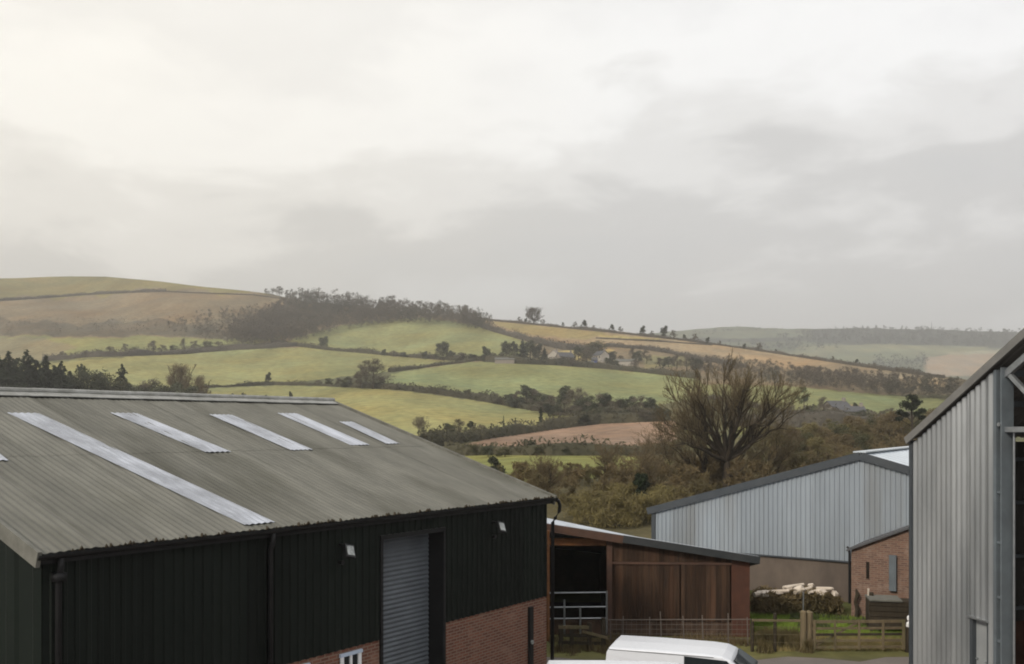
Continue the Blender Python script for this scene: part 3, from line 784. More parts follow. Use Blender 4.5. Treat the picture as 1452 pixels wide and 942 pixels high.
# hedges --------------------------------------------------------------
def hedge(pts, hm, label, m='hedge', dens=1.0, wid=None):
    P3 = []
    for (a, b) in zip(pts[:-1], pts[1:]):
        for t in np.linspace(0, 1, 24, endpoint=False): P3.append(at(a[0]+(b[0]-a[0])*t, a[1]+(b[1]-a[1])*t))
    P3.append(at(*pts[-1]))
    base = P3[len(P3)//2].copy()
    total = sum((b-a).length for a, b in zip(P3[:-1], P3[1:]))
    n = int(min(15000, max(1500, total*24*dens)))
    A = np.array(P3); 
    t = rng.uniform(0, len(A)-1.001, n); i = t.astype(int); f = (t-i)[:,None]
    c = A[i]*(1-f) + A[i+1]*f
    var = np.array([mnoise.noise(Vector((q[0]*.06, q[1]*.06, 3.3)))+.6*mnoise.noise(Vector((q[0]*.25, q[1]*.25, 9.1))) for q in c])
    hh = hm*(1 + .65*var)
    w = wid or hm*.55
    u = np.sqrt(rng.uniform(0,1,n))
    ang = rng.uniform(0, math.pi, n)
    off = np.cos(ang)*u*w
    dirv = A[i+1]-A[i]; dirv /= np.linalg.norm(dirv, axis=1, keepdims=True)+1e-9
    side = np.stack([-dirv[:,1], dirv[:,0], np.zeros(n)], -1)
    c = c + side*off[:,None]; c[:,2] += np.sin(ang)*u*hh - .1
    V, Fc = tris(c, min(hm*.30, .85), 2.0, up=.5)
    # solid core, so the far field does not show through
    mb = MB(); core = []
    for q in P3:
        v = mnoise.noise(Vector((q.x*.06, q.y*.06, 3.3)))
        core.append((q, hm*(.68+.45*v)))
    o = len(V); cv = []; cf = []
    for k, (q, h) in enumerate(core):
        d = (P3[min(k+1,len(P3)-1)]-P3[max(k-1,0)]); d.z = 0; d.normalize(); s = Vector((-d.y, d.x, 0))*w*.6
        for sx, zz in ((-1,-.4),(-.8,.75),(0,1),(.8,.75),(1,-.4)):
            r = q + s*sx + Vector((0,0,h*zz if zz > 0 else -.5)); cv.append((r.x,r.y,r.z))
    for k in range(len(core)-1):
        for j in range(4):
            a = k*5+j
            cf += [(a, a+5, a+6), (a, a+6, a+1)]
    V, Fc = merge([(V, Fc), (np.array(cv), np.array(cf))])
    V = V - np.array(base)
    ob = np_mesh('hedge', V, Fc, m); ob.location = base
    tag(ob, label, 'hedge')
    return ob

hedge([(-120,440),(0,427),(60,423),(130,418),(190,415),(235,414)], 3.0, 'dark hedge line curving across the top of the bare moor', 'hedge_grey')
hedge([(235,414),(300,417),(360,419),(400,424)], 1.6, 'faint low hedge running along the moor crest to the wood', 'hedge_grey')
hedge([(60,513),(120,507),(200,504),(260,502),(330,496),(420,491)], 4.2, 'long hazy hedge between the pale slope and the bright field', 'hedge_grey')
hedge([(385,487),(470,497),(560,505),(640,511),(690,512)], 3.2, 'thin dark hedge below the upper green field')
hedge([(552,528),(590,523),(620,519),(660,514),(695,509)], 2.6, 'short slanting hedge splitting the two middle green fields')
hedge([(285,550),(340,548),(390,546),(450,547),(510,550)], 2.0, 'low trimmed hedge above the lowest green field', 'hedge')
hedge([(510,550),(570,553),(620,559),(680,568),(740,579),(800,588),(870,594),(950,596)], 3.6, 'thick winter hedge falling away between two green fields')
hedge([(640,450),(670,458),(700,470),(750,484),(800,496),(850,497)], 5.5, 'broad dark hedge dropping from the skyline towards the farm', 'hedge_grey')
hedge([(665,452),(760,461),(860,471),(960,482),(1050,494),(1150,509),(1270,527),(1340,537)], 2.2, 'long low skyline hedge above the tan field', 'hedge_grey')
hedge([(690,513),(740,516),(790,518),(860,523),(920,529),(990,537)], 4.0, 'dark hedge along the foot of the farm buildings')
hedge([(845,480),(900,483),(940,485),(1010,490)], 1.3, 'thin hedge strip under the yellow skyline field', 'hedge_grey')
hedge([(860,491),(910,495),(950,501),(1000,512),(1060,522)], 3.4, 'hazy hedge along the lower edge of the tan field', 'hedge_grey')
hedge([(600,636),(650,628),(700,620),(780,609),(850,601),(940,597)], 3.6, 'thick dark hedge along the upper edge of the ploughed field')
hedge([(630,647),(700,645),(780,646),(880,646),(950,644)], 2.0, 'dark hedge along the lower edge of the ploughed field')
hedge([(1040,604),(1100,606),(1160,606),(1230,604),(1290,602)], 4.6, 'hazy grey hedge in front of the village roofs', 'hedge_grey')
hedge([(1000,565),(1060,575),(1110,588),(1170,590)], 2.2, 'small hedge along the field edge behind the village', 'hedge_grey')

# woods that read as one mass -------------------------------------------
def wood(name, poly, hmin, hmax, n, m, label, fn=at, per=70, size=1.1, elong=3.4, wfac=.52, trunk=True):
    xs = [p[0] for p in poly]; ys = [p[1] for p in poly]
    parts = []; cnt = 0; base = None
    rg = random.Random(len(poly)*7+n)
    while cnt < n:
        x = rg.uniform(min(xs), max(xs)); y = rg.uniform(min(ys), max(ys))
        if not inside(np.array([x]), np.array([y]), poly)[0]: continue
        p = fn(x, y); base = base or p.copy()
        h = rg.uniform(hmin, hmax); w = h*wfac*rg.uniform(.75, 1.25)
        q, d = lumps(per, 7, h, w, .03, rg.randrange(10**6))
        v, f = tris(q, size*h/10, elong, up=.5, out=d*.8)
        parts.append((v + np.array(p), f)); cnt += 1
    V, Fc = merge(parts)
    o = np_mesh(name, V - np.array(base), Fc, m); o.location = base
    return tag(o, label, 'woodland', kind='stuff')
wood('woodland', [(320,482),(365,462),(400,440),(415,427),(450,428),(520,437),(600,446),(655,452),(700,472),(690,474),(640,462),(560,459),(500,466),(450,476),(412,490),(380,492),(330,492)],
     9, 14, 800, 'wood_far', 'grey brown winter wood covering the shoulder of the hill', per=260, size=.72)
wood('woodland', [(500,436),(600,446),(655,453),(690,466),(640,460),(560,457),(500,464)], 8, 11, 170, 'wood_far', 'thinner lower end of the ridge wood above the green field', per=220, size=.72)
wood('woodland', [(230,470),(300,452),(365,448),(400,440),(420,448),(400,478),(330,490),(260,482)], 7, 11, 150, 'wood_far', 'lighter open wood thinning out down to the moor', per=130, size=.9)
wood('woodland', [(1118,546),(1150,541),(1250,549),(1345,560),(1410,568),(1410,576),(1345,568),(1240,561),(1150,551)],
     5.5, 8, 230, 'wood_far', 'grey winter wood above the lower village field', per=320, size=.7)
wood('woodland', [(1000,516),(1050,522),(1110,530),(1150,540),(1130,552),(1080,548),(1000,536)],
     5, 7.5, 110, 'wood_far', 'hazy copse behind the big bare tree', per=300, size=.7)
wood('scrub', [(-100,466),(0,464),(150,456),(300,460),(335,470),(335,486),(230,480),(120,478),(0,482),(-100,484)],
     3, 7, 230, 'wood_far', 'patchy brown scrub along the foot of the moor', per=45, wfac=.8)
wood('scrub', [(120,450),(200,436),(320,440),(400,440),(400,452),(300,458),(150,456)], 2, 4, 60, 'wood_far', 'thin scrub dotted over the upper moor', per=36, wfac=.9)
wood('woodland', [(1100,480),(1150,472),(1200,468),(1300,469),(1400,472),(1500,475),(1500,492),(1400,492),(1250,489),(1130,484)],
     10, 14, 380, 'wood_dist', 'dark wood along the top of the distant hill', fn=far_at, per=60, size=2.6, wfac=.6)
wood('woodland', [(1030,492),(1130,488),(1200,492),(1150,500),(1060,500)], 12, 16, 60, 'wood_dist', 'hazy trees scattered on the distant slope', fn=far_at, per=22, size=2.6, wfac=.7)
wood('woodland', [(1240,512),(1310,510),(1320,526),(1240,524)], 12, 16, 50, 'wood_dist', 'hazy spinney low on the distant slope', fn=far_at, per=22, size=2.6, wfac=.7)
wood('woodland', [(980,474),(1050,467),(1110,469),(1110,471),(1050,470),(985,477)], 6, 10, 40, 'wood_dist', 'faint tree line on the crest of the distant hill', fn=far_at, per=20, size=3, wfac=.9)

# scrub bank behind the barns (nearest thickets)
def scrub(name, poly, hmin, hmax, n, m, label, per=260, size=.42, elong=7, wfac=.6, up=1.0):
    return wood(name, poly, hmin, hmax, n, m, label, per=per, size=size*3.0, elong=elong, wfac=wfac)
wood('scrub', [(700,704),(760,700),(860,700),(920,690),(960,676),(1000,664),(1100,650),(1180,632),(1300,634),(1330,660),(1250,690),(1150,700),(1000,715),(900,715),(800,720),(720,712)],
     1.7, 3.0, 190, 'scrub_brown', 'tangled brown thicket on the bank behind the barns', per=420, size=1.9, elong=9, wfac=.55)
wood('scrub', [(760,735),(840,722),(930,724),(1000,715),(930,752),(860,748),(800,742)], 1.2, 2.0, 60, 'scrub_olive', 'feathery olive brambles behind the timber barn roof', per=420, size=1.9, elong=7, wfac=.8)
wood('scrub', [(690,690),(740,682),(860,676),(940,656),(940,672),(860,690),(720,696)], 1.0, 1.9, 70, 'scrub_brown', 'loose brown bushes along the lower green strip', per=380, size=1.8, elong=8, wfac=.5)
wood('scrub', [(1060,628),(1180,620),(1300,618),(1320,632),(1180,640),(1060,645)], 2.5, 4.4, 70, 'scrub_olive', 'golden olive thicket below the village', per=380, size=1.8, elong=8, wfac=.5)

# individually visible bushes on the bank
def near_bush(px, py, hpx, wpx, m, label, name='bush', n=2600, size=.16, elong=2, base=0.0, up=.3):
    p = at(px, py); h = hpx*p.y/F; w = wpx*p.y/F/2
    q, d = lumps(n, 18, h, w, base, int(px))
    V, Fc = tris(q, size*h**.5, elong, up=up, out=d*.7)
    o = np_mesh(name, V, Fc, m); o.location = p
    tag(o, label, 'bush')
near_bush(908, 728, 55, 40, 'ivy', 'nearly black ivy-clad bush behind the grey shed corner')
near_bush(700, 684, 36, 46, 'leaf_dark', 'dark rounded bush just beyond the dark shed gable')
near_bush(1010, 700, 60, 90, 'scrub_brown', 'brown shrub at the foot of the big bare tree', elong=7, up=.9, size=.28)
near_bush(870, 745, 46, 90, 'scrub_olive', 'pale feathery bramble mound over the barn roof', elong=6, up=.8, size=.26)

# the big bare tree
def big_tree():
    p = at(1028, 700); p.z -= .2
    t = thing('bare_tree', 'tall bare multi-stemmed tree fanning out behind the grey shed', 'tree', p)
    rg = random.Random(42)
    mt, mc = MB(), MB()
    k = p.y/75.0
    mt.tube([(.1,0,-.4),(.1,0,1.0),(.15,.05,2.6),(.2,.05,3.4)], [.46*k,.36*k,.28*k,.16*k], 9)
    mt.tube([(-1.0,.2,-.4),(-1.2,.1,1.2),(-1.6,0,2.6)], [.22*k,.16*k,.10*k], 7)
    RA = [-66,-52,-38,-24,-10,0,14,24,34,44,58]
    fan(mt, mc, rg, [(.1,0,1.0),(.2,.1,.9)], [-46,-36,-24,-10,0,12,22,32,42], [x*k for x in (8.0,8.8,9.7,10.4,10.9,11.2,11.1,10.2,8.6)], 25, 11, 6, 4, .20*k, .009*k, fork=3.0, depthspan=48, t0=.30)
    fan(mt, mc, rg, [(-1.3,.1,.9)], [-60,-50,-40,-24,-8], [x*k for x in (6.6,7.8,8.8,9.2,9.0)], 8, 11, 6, 3, .13*k, .0085*k, fork=1.4, depthspan=40, t0=.28)
    fan(mt, mc, rg, [(.3,.3,.8)], [18,34,46], [x*k for x in (8.5,8.0,6.6)], 3, 10, 6, 4, .11*k, .0085*k, fork=1.0, depthspan=30, t0=.3)
    q = np.array(mc.v); pick = rng.integers(0, len(q), 6000); c = q[pick] + rng.normal(size=(6000,3))*.22
    c = c[c[:,2] > 3.0]
    od = c - np.array([0,0,2.0]); od /= np.linalg.norm(od, axis=1, keepdims=True)
    tv, tf = tris(c, .42, 22, up=.3, out=od, spread=.5)
    o = len(mc.v); mc.v.extend(map(tuple, tv)); mc.f.extend([tuple(int(i)+o for i in f) for f in tf])
    mt.build('trunk', 'bark', t, smooth=True)
    mc.build('crown', 'twig', t)
    print('bigtree faces', len(mc.f), max(v[2] for v in mc.v), min(v[0] for v in mc.v), max(v[0] for v in mc.v))
big_tree()
def side_tree(px, py, hpx, seed, lean, label):
    p = at(px, py); t = thing('bare_tree', label, 'tree', p)
    rg = random.Random(seed); mt, mc = MB(), MB()
    h = hpx*p.y/F
    prm = dict(wob=.11, up=.04, rmin=.010, thick=1, seg=4, n=[8,5,4,3], t0=[.2,.2,.2,.2], ang=[(20,50),(20,50),(20,45),(20,45)], len=[(.45,.7),(.5,.7),(.45,.7),(.4,.7)])
    for i in range(3):
        grow(mt, mc, Vector((rg.uniform(-.3,.3), rg.uniform(-.3,.3), -.3)), Vector((lean+rg.uniform(-.3,.3), rg.uniform(-.3,.3), 1)).normalized(), .075, h*.55, 0, 4, prm, rg)
    mt.build('trunk', 'bark', t); mc.build('crown', 'twig', t)
side_tree(968, 700, 110, 1, -.25, 'small bare tree leaning away from the tall multi-stemmed tree')
side_tree(930, 705, 80, 2, -.1, 'scrubby bare sapling beside the nearly black bush')
side_tree(860, 690, 64, 3, .1, 'thin bare sapling in front of the ploughed field')
side_tree(1085, 690, 95, 4, .2, 'slender bare tree over the middle of the grey shed roof edge')
side_tree(770, 705, 60, 6, .1, 'straggly bare sapling close to the dark shed gable')

def pine():
    p = at(1293, 648); h = 90*p.y/F
    t = thing('pine_tree', 'dark pine with cloud-like tufts beside the silver shed', 'tree', p)
    mt = MB(); rg = random.Random(3)
    mt.tube([(0,0,-.3),(.1,0,h*.4),(-.05,0,h*.7),(.1,0,h*.95)], [.22,.18,.12,.05], 7)
    tufts = [(0,0,.93,.85),(.55,.1,.86,.75),(-.65,0,.83,.8),(.95,-.2,.72,.6),(-1.1,.2,.70,.62),(.2,.5,.80,.8),(-.2,-.5,.78,.8),(1.15,.2,.62,.5),(-1.35,-.1,.6,.5),(.4,-.3,.68,.6),(-.5,.3,.66,.55)]
    parts = []
    for x, y, z, s in tufts:
        s *= h/10; c = np.array([x*h/6.5, y*h/6.5, z*h])
        mt.tube([(0,0,z*h-h*.12), (c[0]*.6, c[1]*.6, z*h-h*.05), tuple(c)], [.06,.05,.03], 5)
        d = rng.normal(size=(420,3)); d /= np.linalg.norm(d, axis=1, keepdims=True)
        q = c + d*rng.uniform(.3,1,(420,1))*s*np.array([1.25,1.25,.85])
        parts.append(tris(q, .26, 2.2, up=.3, out=d))
    V, Fc = merge(parts)
    mt.build('trunk', 'bark', t); np_mesh('crown', V, Fc, 'leaf_conifer', t)
pine()

# ------------------------------------------------------------------ houses of the farm and village
def house(px, py, w, d, h, rise, rz, wall, roof, label, chimney=True, name='house', windows=2):
    p = at(px, py)
    t = thing(name, label, 'house' if name != 'farm_shed' else 'shed', p, rz)
    mb = MB()
    prof = [(-w/2, -.6),(w/2,-.6),(w/2,h),(-w/2,h)]
    mb.box(-w/2, w/2, -d/2, d/2, -.8, h)
    for sx in (-1, 1):
        mb.prism([(sx*w/2,-d/2,h),(sx*w/2,d/2,h),(sx*w/2,0,h+rise)], (-sx*.2,0,0), None)
    mb.build('wall', wall, t)
    rf = MB(); ov = .3
    for sy in (-1, 1):
        a = Vector((0, sy*(d/2+ov), h-rise*ov/(d/2)+.05)); b = Vector((0, 0, h+rise+.05))
        poly = [(-w/2-ov, a.y, a.z),(w/2+ov, a.y, a.z),(w/2+ov,b.y,b.z),(-w/2-ov,b.y,b.z)]
        rf.prism(poly, (0,0,.18), None)
    r = rf.build('roof', roof, t)
    if chimney:
        c = MB(); c.box(w/2-1.0, w/2-.2, -.4, .4, h+rise-.6, h+rise+1.2); c.build('chimney', 'stone_wall', r)
    for i in range(windows):
        x = -w/2 + w*(i+.5)/windows
        f = MB(); f.box(x-.55, x+.55, -d/2-.06, -d/2+.03, h*.5, h*.5+1.2); f.build('window', 'glass_dark', t)
    return t
house(787, 513, 7, 6, 3.4, 2.6, R(70), 'pale_render', 'stone_wall', 'white gabled farm cottage set apart at the field corner')
house(801, 516, 8, 6, 3.5, 2.5, R(20), 'stone_wall', 'slate', 'low grey cottage tucked behind the white gabled one')
house(852, 513, 8, 6, 3.6, 2.4, R(-60), 'pale_render', 'slate', 'white farmhouse under the broad dome-shaped evergreen', windows=3)
house(886, 518, 10, 5, 2.0, 1.2, R(-6), 'pale_render', 'fibre_trim', 'long low white outbuilding beside the farmhouse', False, windows=0)
house(836, 520, 4, 3, 1.8, 1.0, R(10), 'pale_render', 'fibre_trim', 'tiny white shed below the farmhouse', False, 'farm_shed', 0)
house(716, 515, 10, 5, 1.6, 1.1, R(-4), 'stone_wall', 'fibre_trim', 'long pale-roofed shed below the dark clump of trees', False, 'farm_shed', 0)
house(843, 517, 3, 3, 2.4, 1.2, R(0), 'tarp', 'slate', 'small blue-fronted shed beside the farmhouse', False, 'farm_shed', 0)
house(1186, 589, 6, 5, 2.4, 1.6, R(15), 'stone_wall', 'slate', 'slate-roofed house in the middle of the village')
house(1206, 593, 7, 5, 1.8, 1.4, R(-8), 'stone_wall', 'slate', 'long low stone house beside the little dark bush tree')
house(652, 452, 9, 5, 1.8, 1.2, R(-8), 'stone_wall', 'fibre_trim', 'pale shed on the skyline at the end of the wood', False, 'farm_shed', 0)
def mast():
    p = far_at(1321, 468); mb = MB()
    mb.tube([(0,0,-2),(0,0,8),(0,0,19)], [1.1,.8,.35], 6)
    o = mb.build('mast', 'dark_trim'); o.location = p
    tag(o, 'tiny dark mast on the crest of the distant hill', 'mast')
mast()

# ------------------------------------------------------------------ dark green shed
def dark_shed():
    L_, S_, E, RZ = 14.26, 9.04, 5.0, 7.79
    t = thing('farm_shed', 'dark green clad shed with olive grey corrugated roof and roller door', 'shed', (-7.376, 14.29, 0), math.atan2(11.45, 8.505))
    sl = math.hypot(S_, RZ-E); sd = Vector((0, S_, RZ-E))/sl; nn = Vector((0, -(RZ-E), S_))/sl
    # roof: rows of overlapping corrugated sheets
    rf = MB()
    nrow = 2
    for k in range(nrow):
        a = k*sl/nrow
        corr(rf, Vector((0,0,E)) + sd*(a-.05 if k else a) + nn*(.006*k), (1,0,0), sd, nn, L_, sl/nrow+.05, .146, .017, 'sine', 1, .012, step=.020, steplen=1.022)
    b = Vector((0, 2*S_, E)); sdb = Vector((0,-S_,RZ-E))/sl; nb = Vector((0,(RZ-E),S_))/sl
    corr(rf, b, (1,0,0), sdb, nb, L_, sl, .146, .017, 'sine', 1, .012)
    roof = rf.build('roof', 'fibre', t)
    rc = MB()
    for i in range(10):
        x0 = -.05 + i*(L_+.1)/10; x1 = x0 + (L_+.1)/10 + .04
        dz = .004*(i % 2)
        for sgn in (1, -1):
            y1 = S_ - sgn*.34
            rc.add([(x0,S_,RZ+.10+dz),(x1,S_,RZ+.10+dz),(x1,y1,RZ-.34*.3086+.085+dz),(x0,y1,RZ-.34*.3086+.085+dz),
                    (x0,S_,RZ+.085+dz),(x1,S_,RZ+.085+dz),(x1,y1,RZ-.34*.3086+.065+dz),(x0,y1,RZ-.34*.3086+.065+dz)],
                   [(0,1,2,3),(7,6,5,4),(3,2,6,7),(0,3,7,4),(1,5,6,2)])
        rc.tube([(x0,S_,RZ+.10+dz),(x1,S_,RZ+.10+dz)], .085, 10)
    rc.build('ridge_cap', 'ridge', roof)
    # rooflights, laid into the slope: x at the top end, x at the bottom end share the same strip
    def light(x0, x1, s0, s1, skew):
        mb = MB(); x1 = x0 + round((x1-x0)/.146)*.146
        corr(mb, Vector((x0,0,E)) + sd*s0 + nn*.036, (1,0,0), sd*(s1-s0) + Vector((skew,0,0)), nn, x1-x0, math.hypot(s1-s0, skew), .146, .017, 'sine', 3, .006)
        mb.build('rooflight', 'grp', roof)
    for a in SKY: light(*a)
    # cladding
    wl = MB()
    dx0, dx1, dh = DOOR
    corr(wl, (.12,.12,2.25), (1,0,0), (0,0,1), (0,-1,0), 4.36, E-2.27, .2, .032)
    corr(wl, (4.52,.10,2.25), (1,0,0), (0,0,1), (0,-1,0), dx0-4.52, E-2.27, .2, .032)
    corr(wl, (dx0,.10,dh+.06), (1,0,0), (0,0,1), (0,-1,0), dx1-dx0, E-.08-dh, .2, .032)
    corr(wl, (dx1,.10,2.25), (1,0,0), (0,0,1), (0,-1,0), L_-.12-dx1, E-2.27, .2, .032)
    wl.box(.10, dx0-.01, .15, .26, 2.2, E+.02); wl.box(dx1+.01, L_-.1, .15, .26, 2.2, E+.02)
    wl.box(dx0, dx1, .15, .26, dh+.05, E+.02)
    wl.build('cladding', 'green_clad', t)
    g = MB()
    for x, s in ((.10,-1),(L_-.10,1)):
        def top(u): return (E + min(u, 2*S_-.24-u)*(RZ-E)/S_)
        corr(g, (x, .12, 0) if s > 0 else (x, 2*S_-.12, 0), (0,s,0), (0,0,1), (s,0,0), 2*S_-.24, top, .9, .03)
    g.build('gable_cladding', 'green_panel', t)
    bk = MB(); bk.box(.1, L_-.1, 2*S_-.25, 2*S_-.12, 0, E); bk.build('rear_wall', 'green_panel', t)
    for x in (-.04, L_+.04):
        vg = MB(); vg.beam((x,-.08,E-.07), (x,S_,RZ-.02), .07, .26); vg.beam((x,2*S_+.08,E-.07), (x,S_,RZ-.02), .07, .26)
        vg.build('barge_board', 'fibre_trim', t)
    br = MB()
    br.box(.12, dx0-.02, .11, .34, -.3, 2.25); br.box(dx1+.02, L_-.12, .11, .34, -.3, 2.25)
    br.build('brick_wall', 'brick', t)
    # door recess
    fr = MB()
    fr.box(dx0-.05, dx0+.03, .06, .62, 0, dh+.06); fr.box(dx1-.03, dx1+.05, .06, .62, 0, dh+.06); fr.box(dx0-.05, dx1+.05, .06, .62, dh, dh+.1)
    fr.build('door_frame', 'black', t)
    rd = MB()
    corr(rd, (dx0+.03, .56, 0), (0,0,1), (1,0,0), (0,-1,0), dh, dx1-dx0-.06, .11, .022, 'sine')
    rd.build('roller_door', 'roller', t)
    for x0, x1, z0, z1 in ((6.40, 6.92, .95, 2.10), (4.93, 5.45, .95, 2.10)):
        w = MB(); w.box(x0-.03, x1+.03, .085, .11, z0-.03, z1+.03)
        wf = MB()
        for a, b2 in ((x0-.04, x0+.05),(x1-.05, x1+.04),((x0+x1)/2-.03,(x0+x1)/2+.03)): wf.box(a, b2, .05, .082, z0, z1)
        win = w.build('window', 'glass_dark', t)
        wf.build('frame', 'white_paint', win)
        hd = MB(); hd.box(x0-.06, x1+.06, .03, .083, z1+.001, z1+.07); hd.build('sill', 'bluewhite', win)
    # gutter, pipes, lights
    gt = MB(); n = 8
    for i in range(n):
        a0 = math.pi + math.pi*i/n; a1 = math.pi + math.pi*(i+1)/n
        for rr, fl in ((.085, 0), (.075, 1)):
            q = [(-.06, -.06+rr*math.cos(a0), E+.0+rr*math.sin(a0)),(L_+.1, -.06+rr*math.cos(a0), E+rr*math.sin(a0)),(L_+.1, -.06+rr*math.cos(a1), E+rr*math.sin(a1)),(-.06, -.06+rr*math.cos(a1), E+rr*math.sin(a1))]
            gt.add(q, [(0,1,2,3)] if fl else [(3,2,1,0)])
    gt.box(-.06, L_+.1, -.0, .12, E-.16, E-.02)
    gt.build('gutter', 'black', t)
    for x in (.32, 4.49):
        dp = MB(); dp.tube([(x,-.06,E-.07),(x,-.05,E-.25),(x,.02,E-.42),(x,.02,0)], .05, 10)
        if x < 1: dp.box(x-.09, x+.09, -.07, .09, E-.46, E-.32)
        dp.build('downpipe', 'black', t, True)
    dp = MB(); dp.tube([(L_+.06,-.06,E-.05),(L_+.22,-.06,E-.10),(L_+.30,-.06,E-.22),(L_+.30,-.04,E-.40),(L_+.16,0,E-.58),(L_+.06,.02,E-.7),(L_+.03,.02,0)], .05, 10)
    dp.build('downpipe', 'black', t, True)
    for x, z in LAMPS:
        fl = MB(); fl.beam((x,.08,z+.12),(x,-.18,z+.10),.05,.05); fl.tube([(x-.02,.05,z-.25),(x-.02,-.05,z-.25)], .05, 8)
        from mathutils import Matrix
        mx = Matrix.Translation((x+.02,-.20,z)) @ Matrix.Rotation(R(-32),4,'X') @ Matrix.Rotation(R(16),4,'Y')
        def tb(mb, *bb):
            q = MB(); q.box(*bb); mb.add([mx @ Vector(v) for v in q.v], q.f)
        tb(fl, -.12,.12,-.03,.05,-.15,.15)
        f = fl.build('floodlight', 'black', t)
        ln = MB(); tb(ln, -.085,.085,-.045,-.032,-.115,.105)
        ln.build('lamp_glass', 'lamp_glass', f)
    cb = MB(); cb.box(13.24, 13.40, .03, .11, .5, 2.08); c = cb.build('meter_cabinet', 'black', t)
    k = MB(); k.tube([(13.32,.0,1.12),(13.32,.03,1.12)], .06, 10); k.build('latch', 'lamp_glass', c)
    # debris and moss lumps along the gutter edge
    ms = MB()
    rg = random.Random(8)
    for i in range(110):
        x = rg.uniform(.2, L_); r = rg.uniform(.015, .04)
        ms.tube([(x-r,-.05+rg.uniform(-.03,.04),E+.0),(x,-.04,E+r*1.2),(x+r,-.05,E+.0)], [r*.3,r,r*.3], 5)
    o = ms.build('moss', 'wood_dark', t)
    o['kind'] = 'stuff'
DOOR = (7.61, 9.72, 4.47)
LAMPS = [(6.35, 4.38), (11.62, 4.42)]
# rooflights: measured strips (x0, x1, distance up the slope s0..s1)
O_ = Vector((-7.376, 14.29, 0)); D_ = Vector((8.505, 11.45, 0)).normalized(); B_ = Vector((-D_.y, D_.x, 0))
def roof_hit(px, py):
    d = Vector(((px-CX)/F, 1, (HY-py)/F)); S_, E, RZ = 9.04, 5.0, 7.79
    # plane z = E + k*y_local
    k = (RZ-E)/S_; o = Vector((0,0,EYE))
    # z0 + t dz = E + k*((o+td - O)·B)
    t = (E + k*((o-O_).dot(B_)) - EYE)/(d.z - k*d.dot(B_))
    p = o + d*t
    return (p-O_).dot(D_), (p-O_).dot(B_)*math.hypot(1,k)
SKY = []
for tl, tr, b1, b2 in (((5,588),(46,588),(350,746),(396,743)), ((157,588),(187,588),(290,643),(333,643)), ((298,590),(325,590),(410,640),(448,640)),
                       ((393,588),(418,588),(497,633),(523,633)), ((482,600),(502,600),(546,631),(570,631)), ((-60,628),(-28,628),(-30,656),(9,656))):
    q = [roof_hit(*a) for a in (tl, tr, b1, b2)]
    x0 = (q[0][0]+q[2][0])/2; x1 = (q[1][0]+q[3][0])/2
    print('strip', [tuple(round(c,2) for c in a) for a in q])
    s0 = (q[2][1]+q[3][1])/2; s1 = (q[0][1]+q[1][1])/2
    w = min(max(x1-x0, .6), .9); xm = (x0+x1)/2
    sk = .85*((q[0][0]+q[1][0])-(q[2][0]+q[3][0]))/2
    SKY.append((xm-sk/2-w/2, xm-sk/2+w/2, max(s0, .06), min(s1, 9.1), sk))
dark_shed()

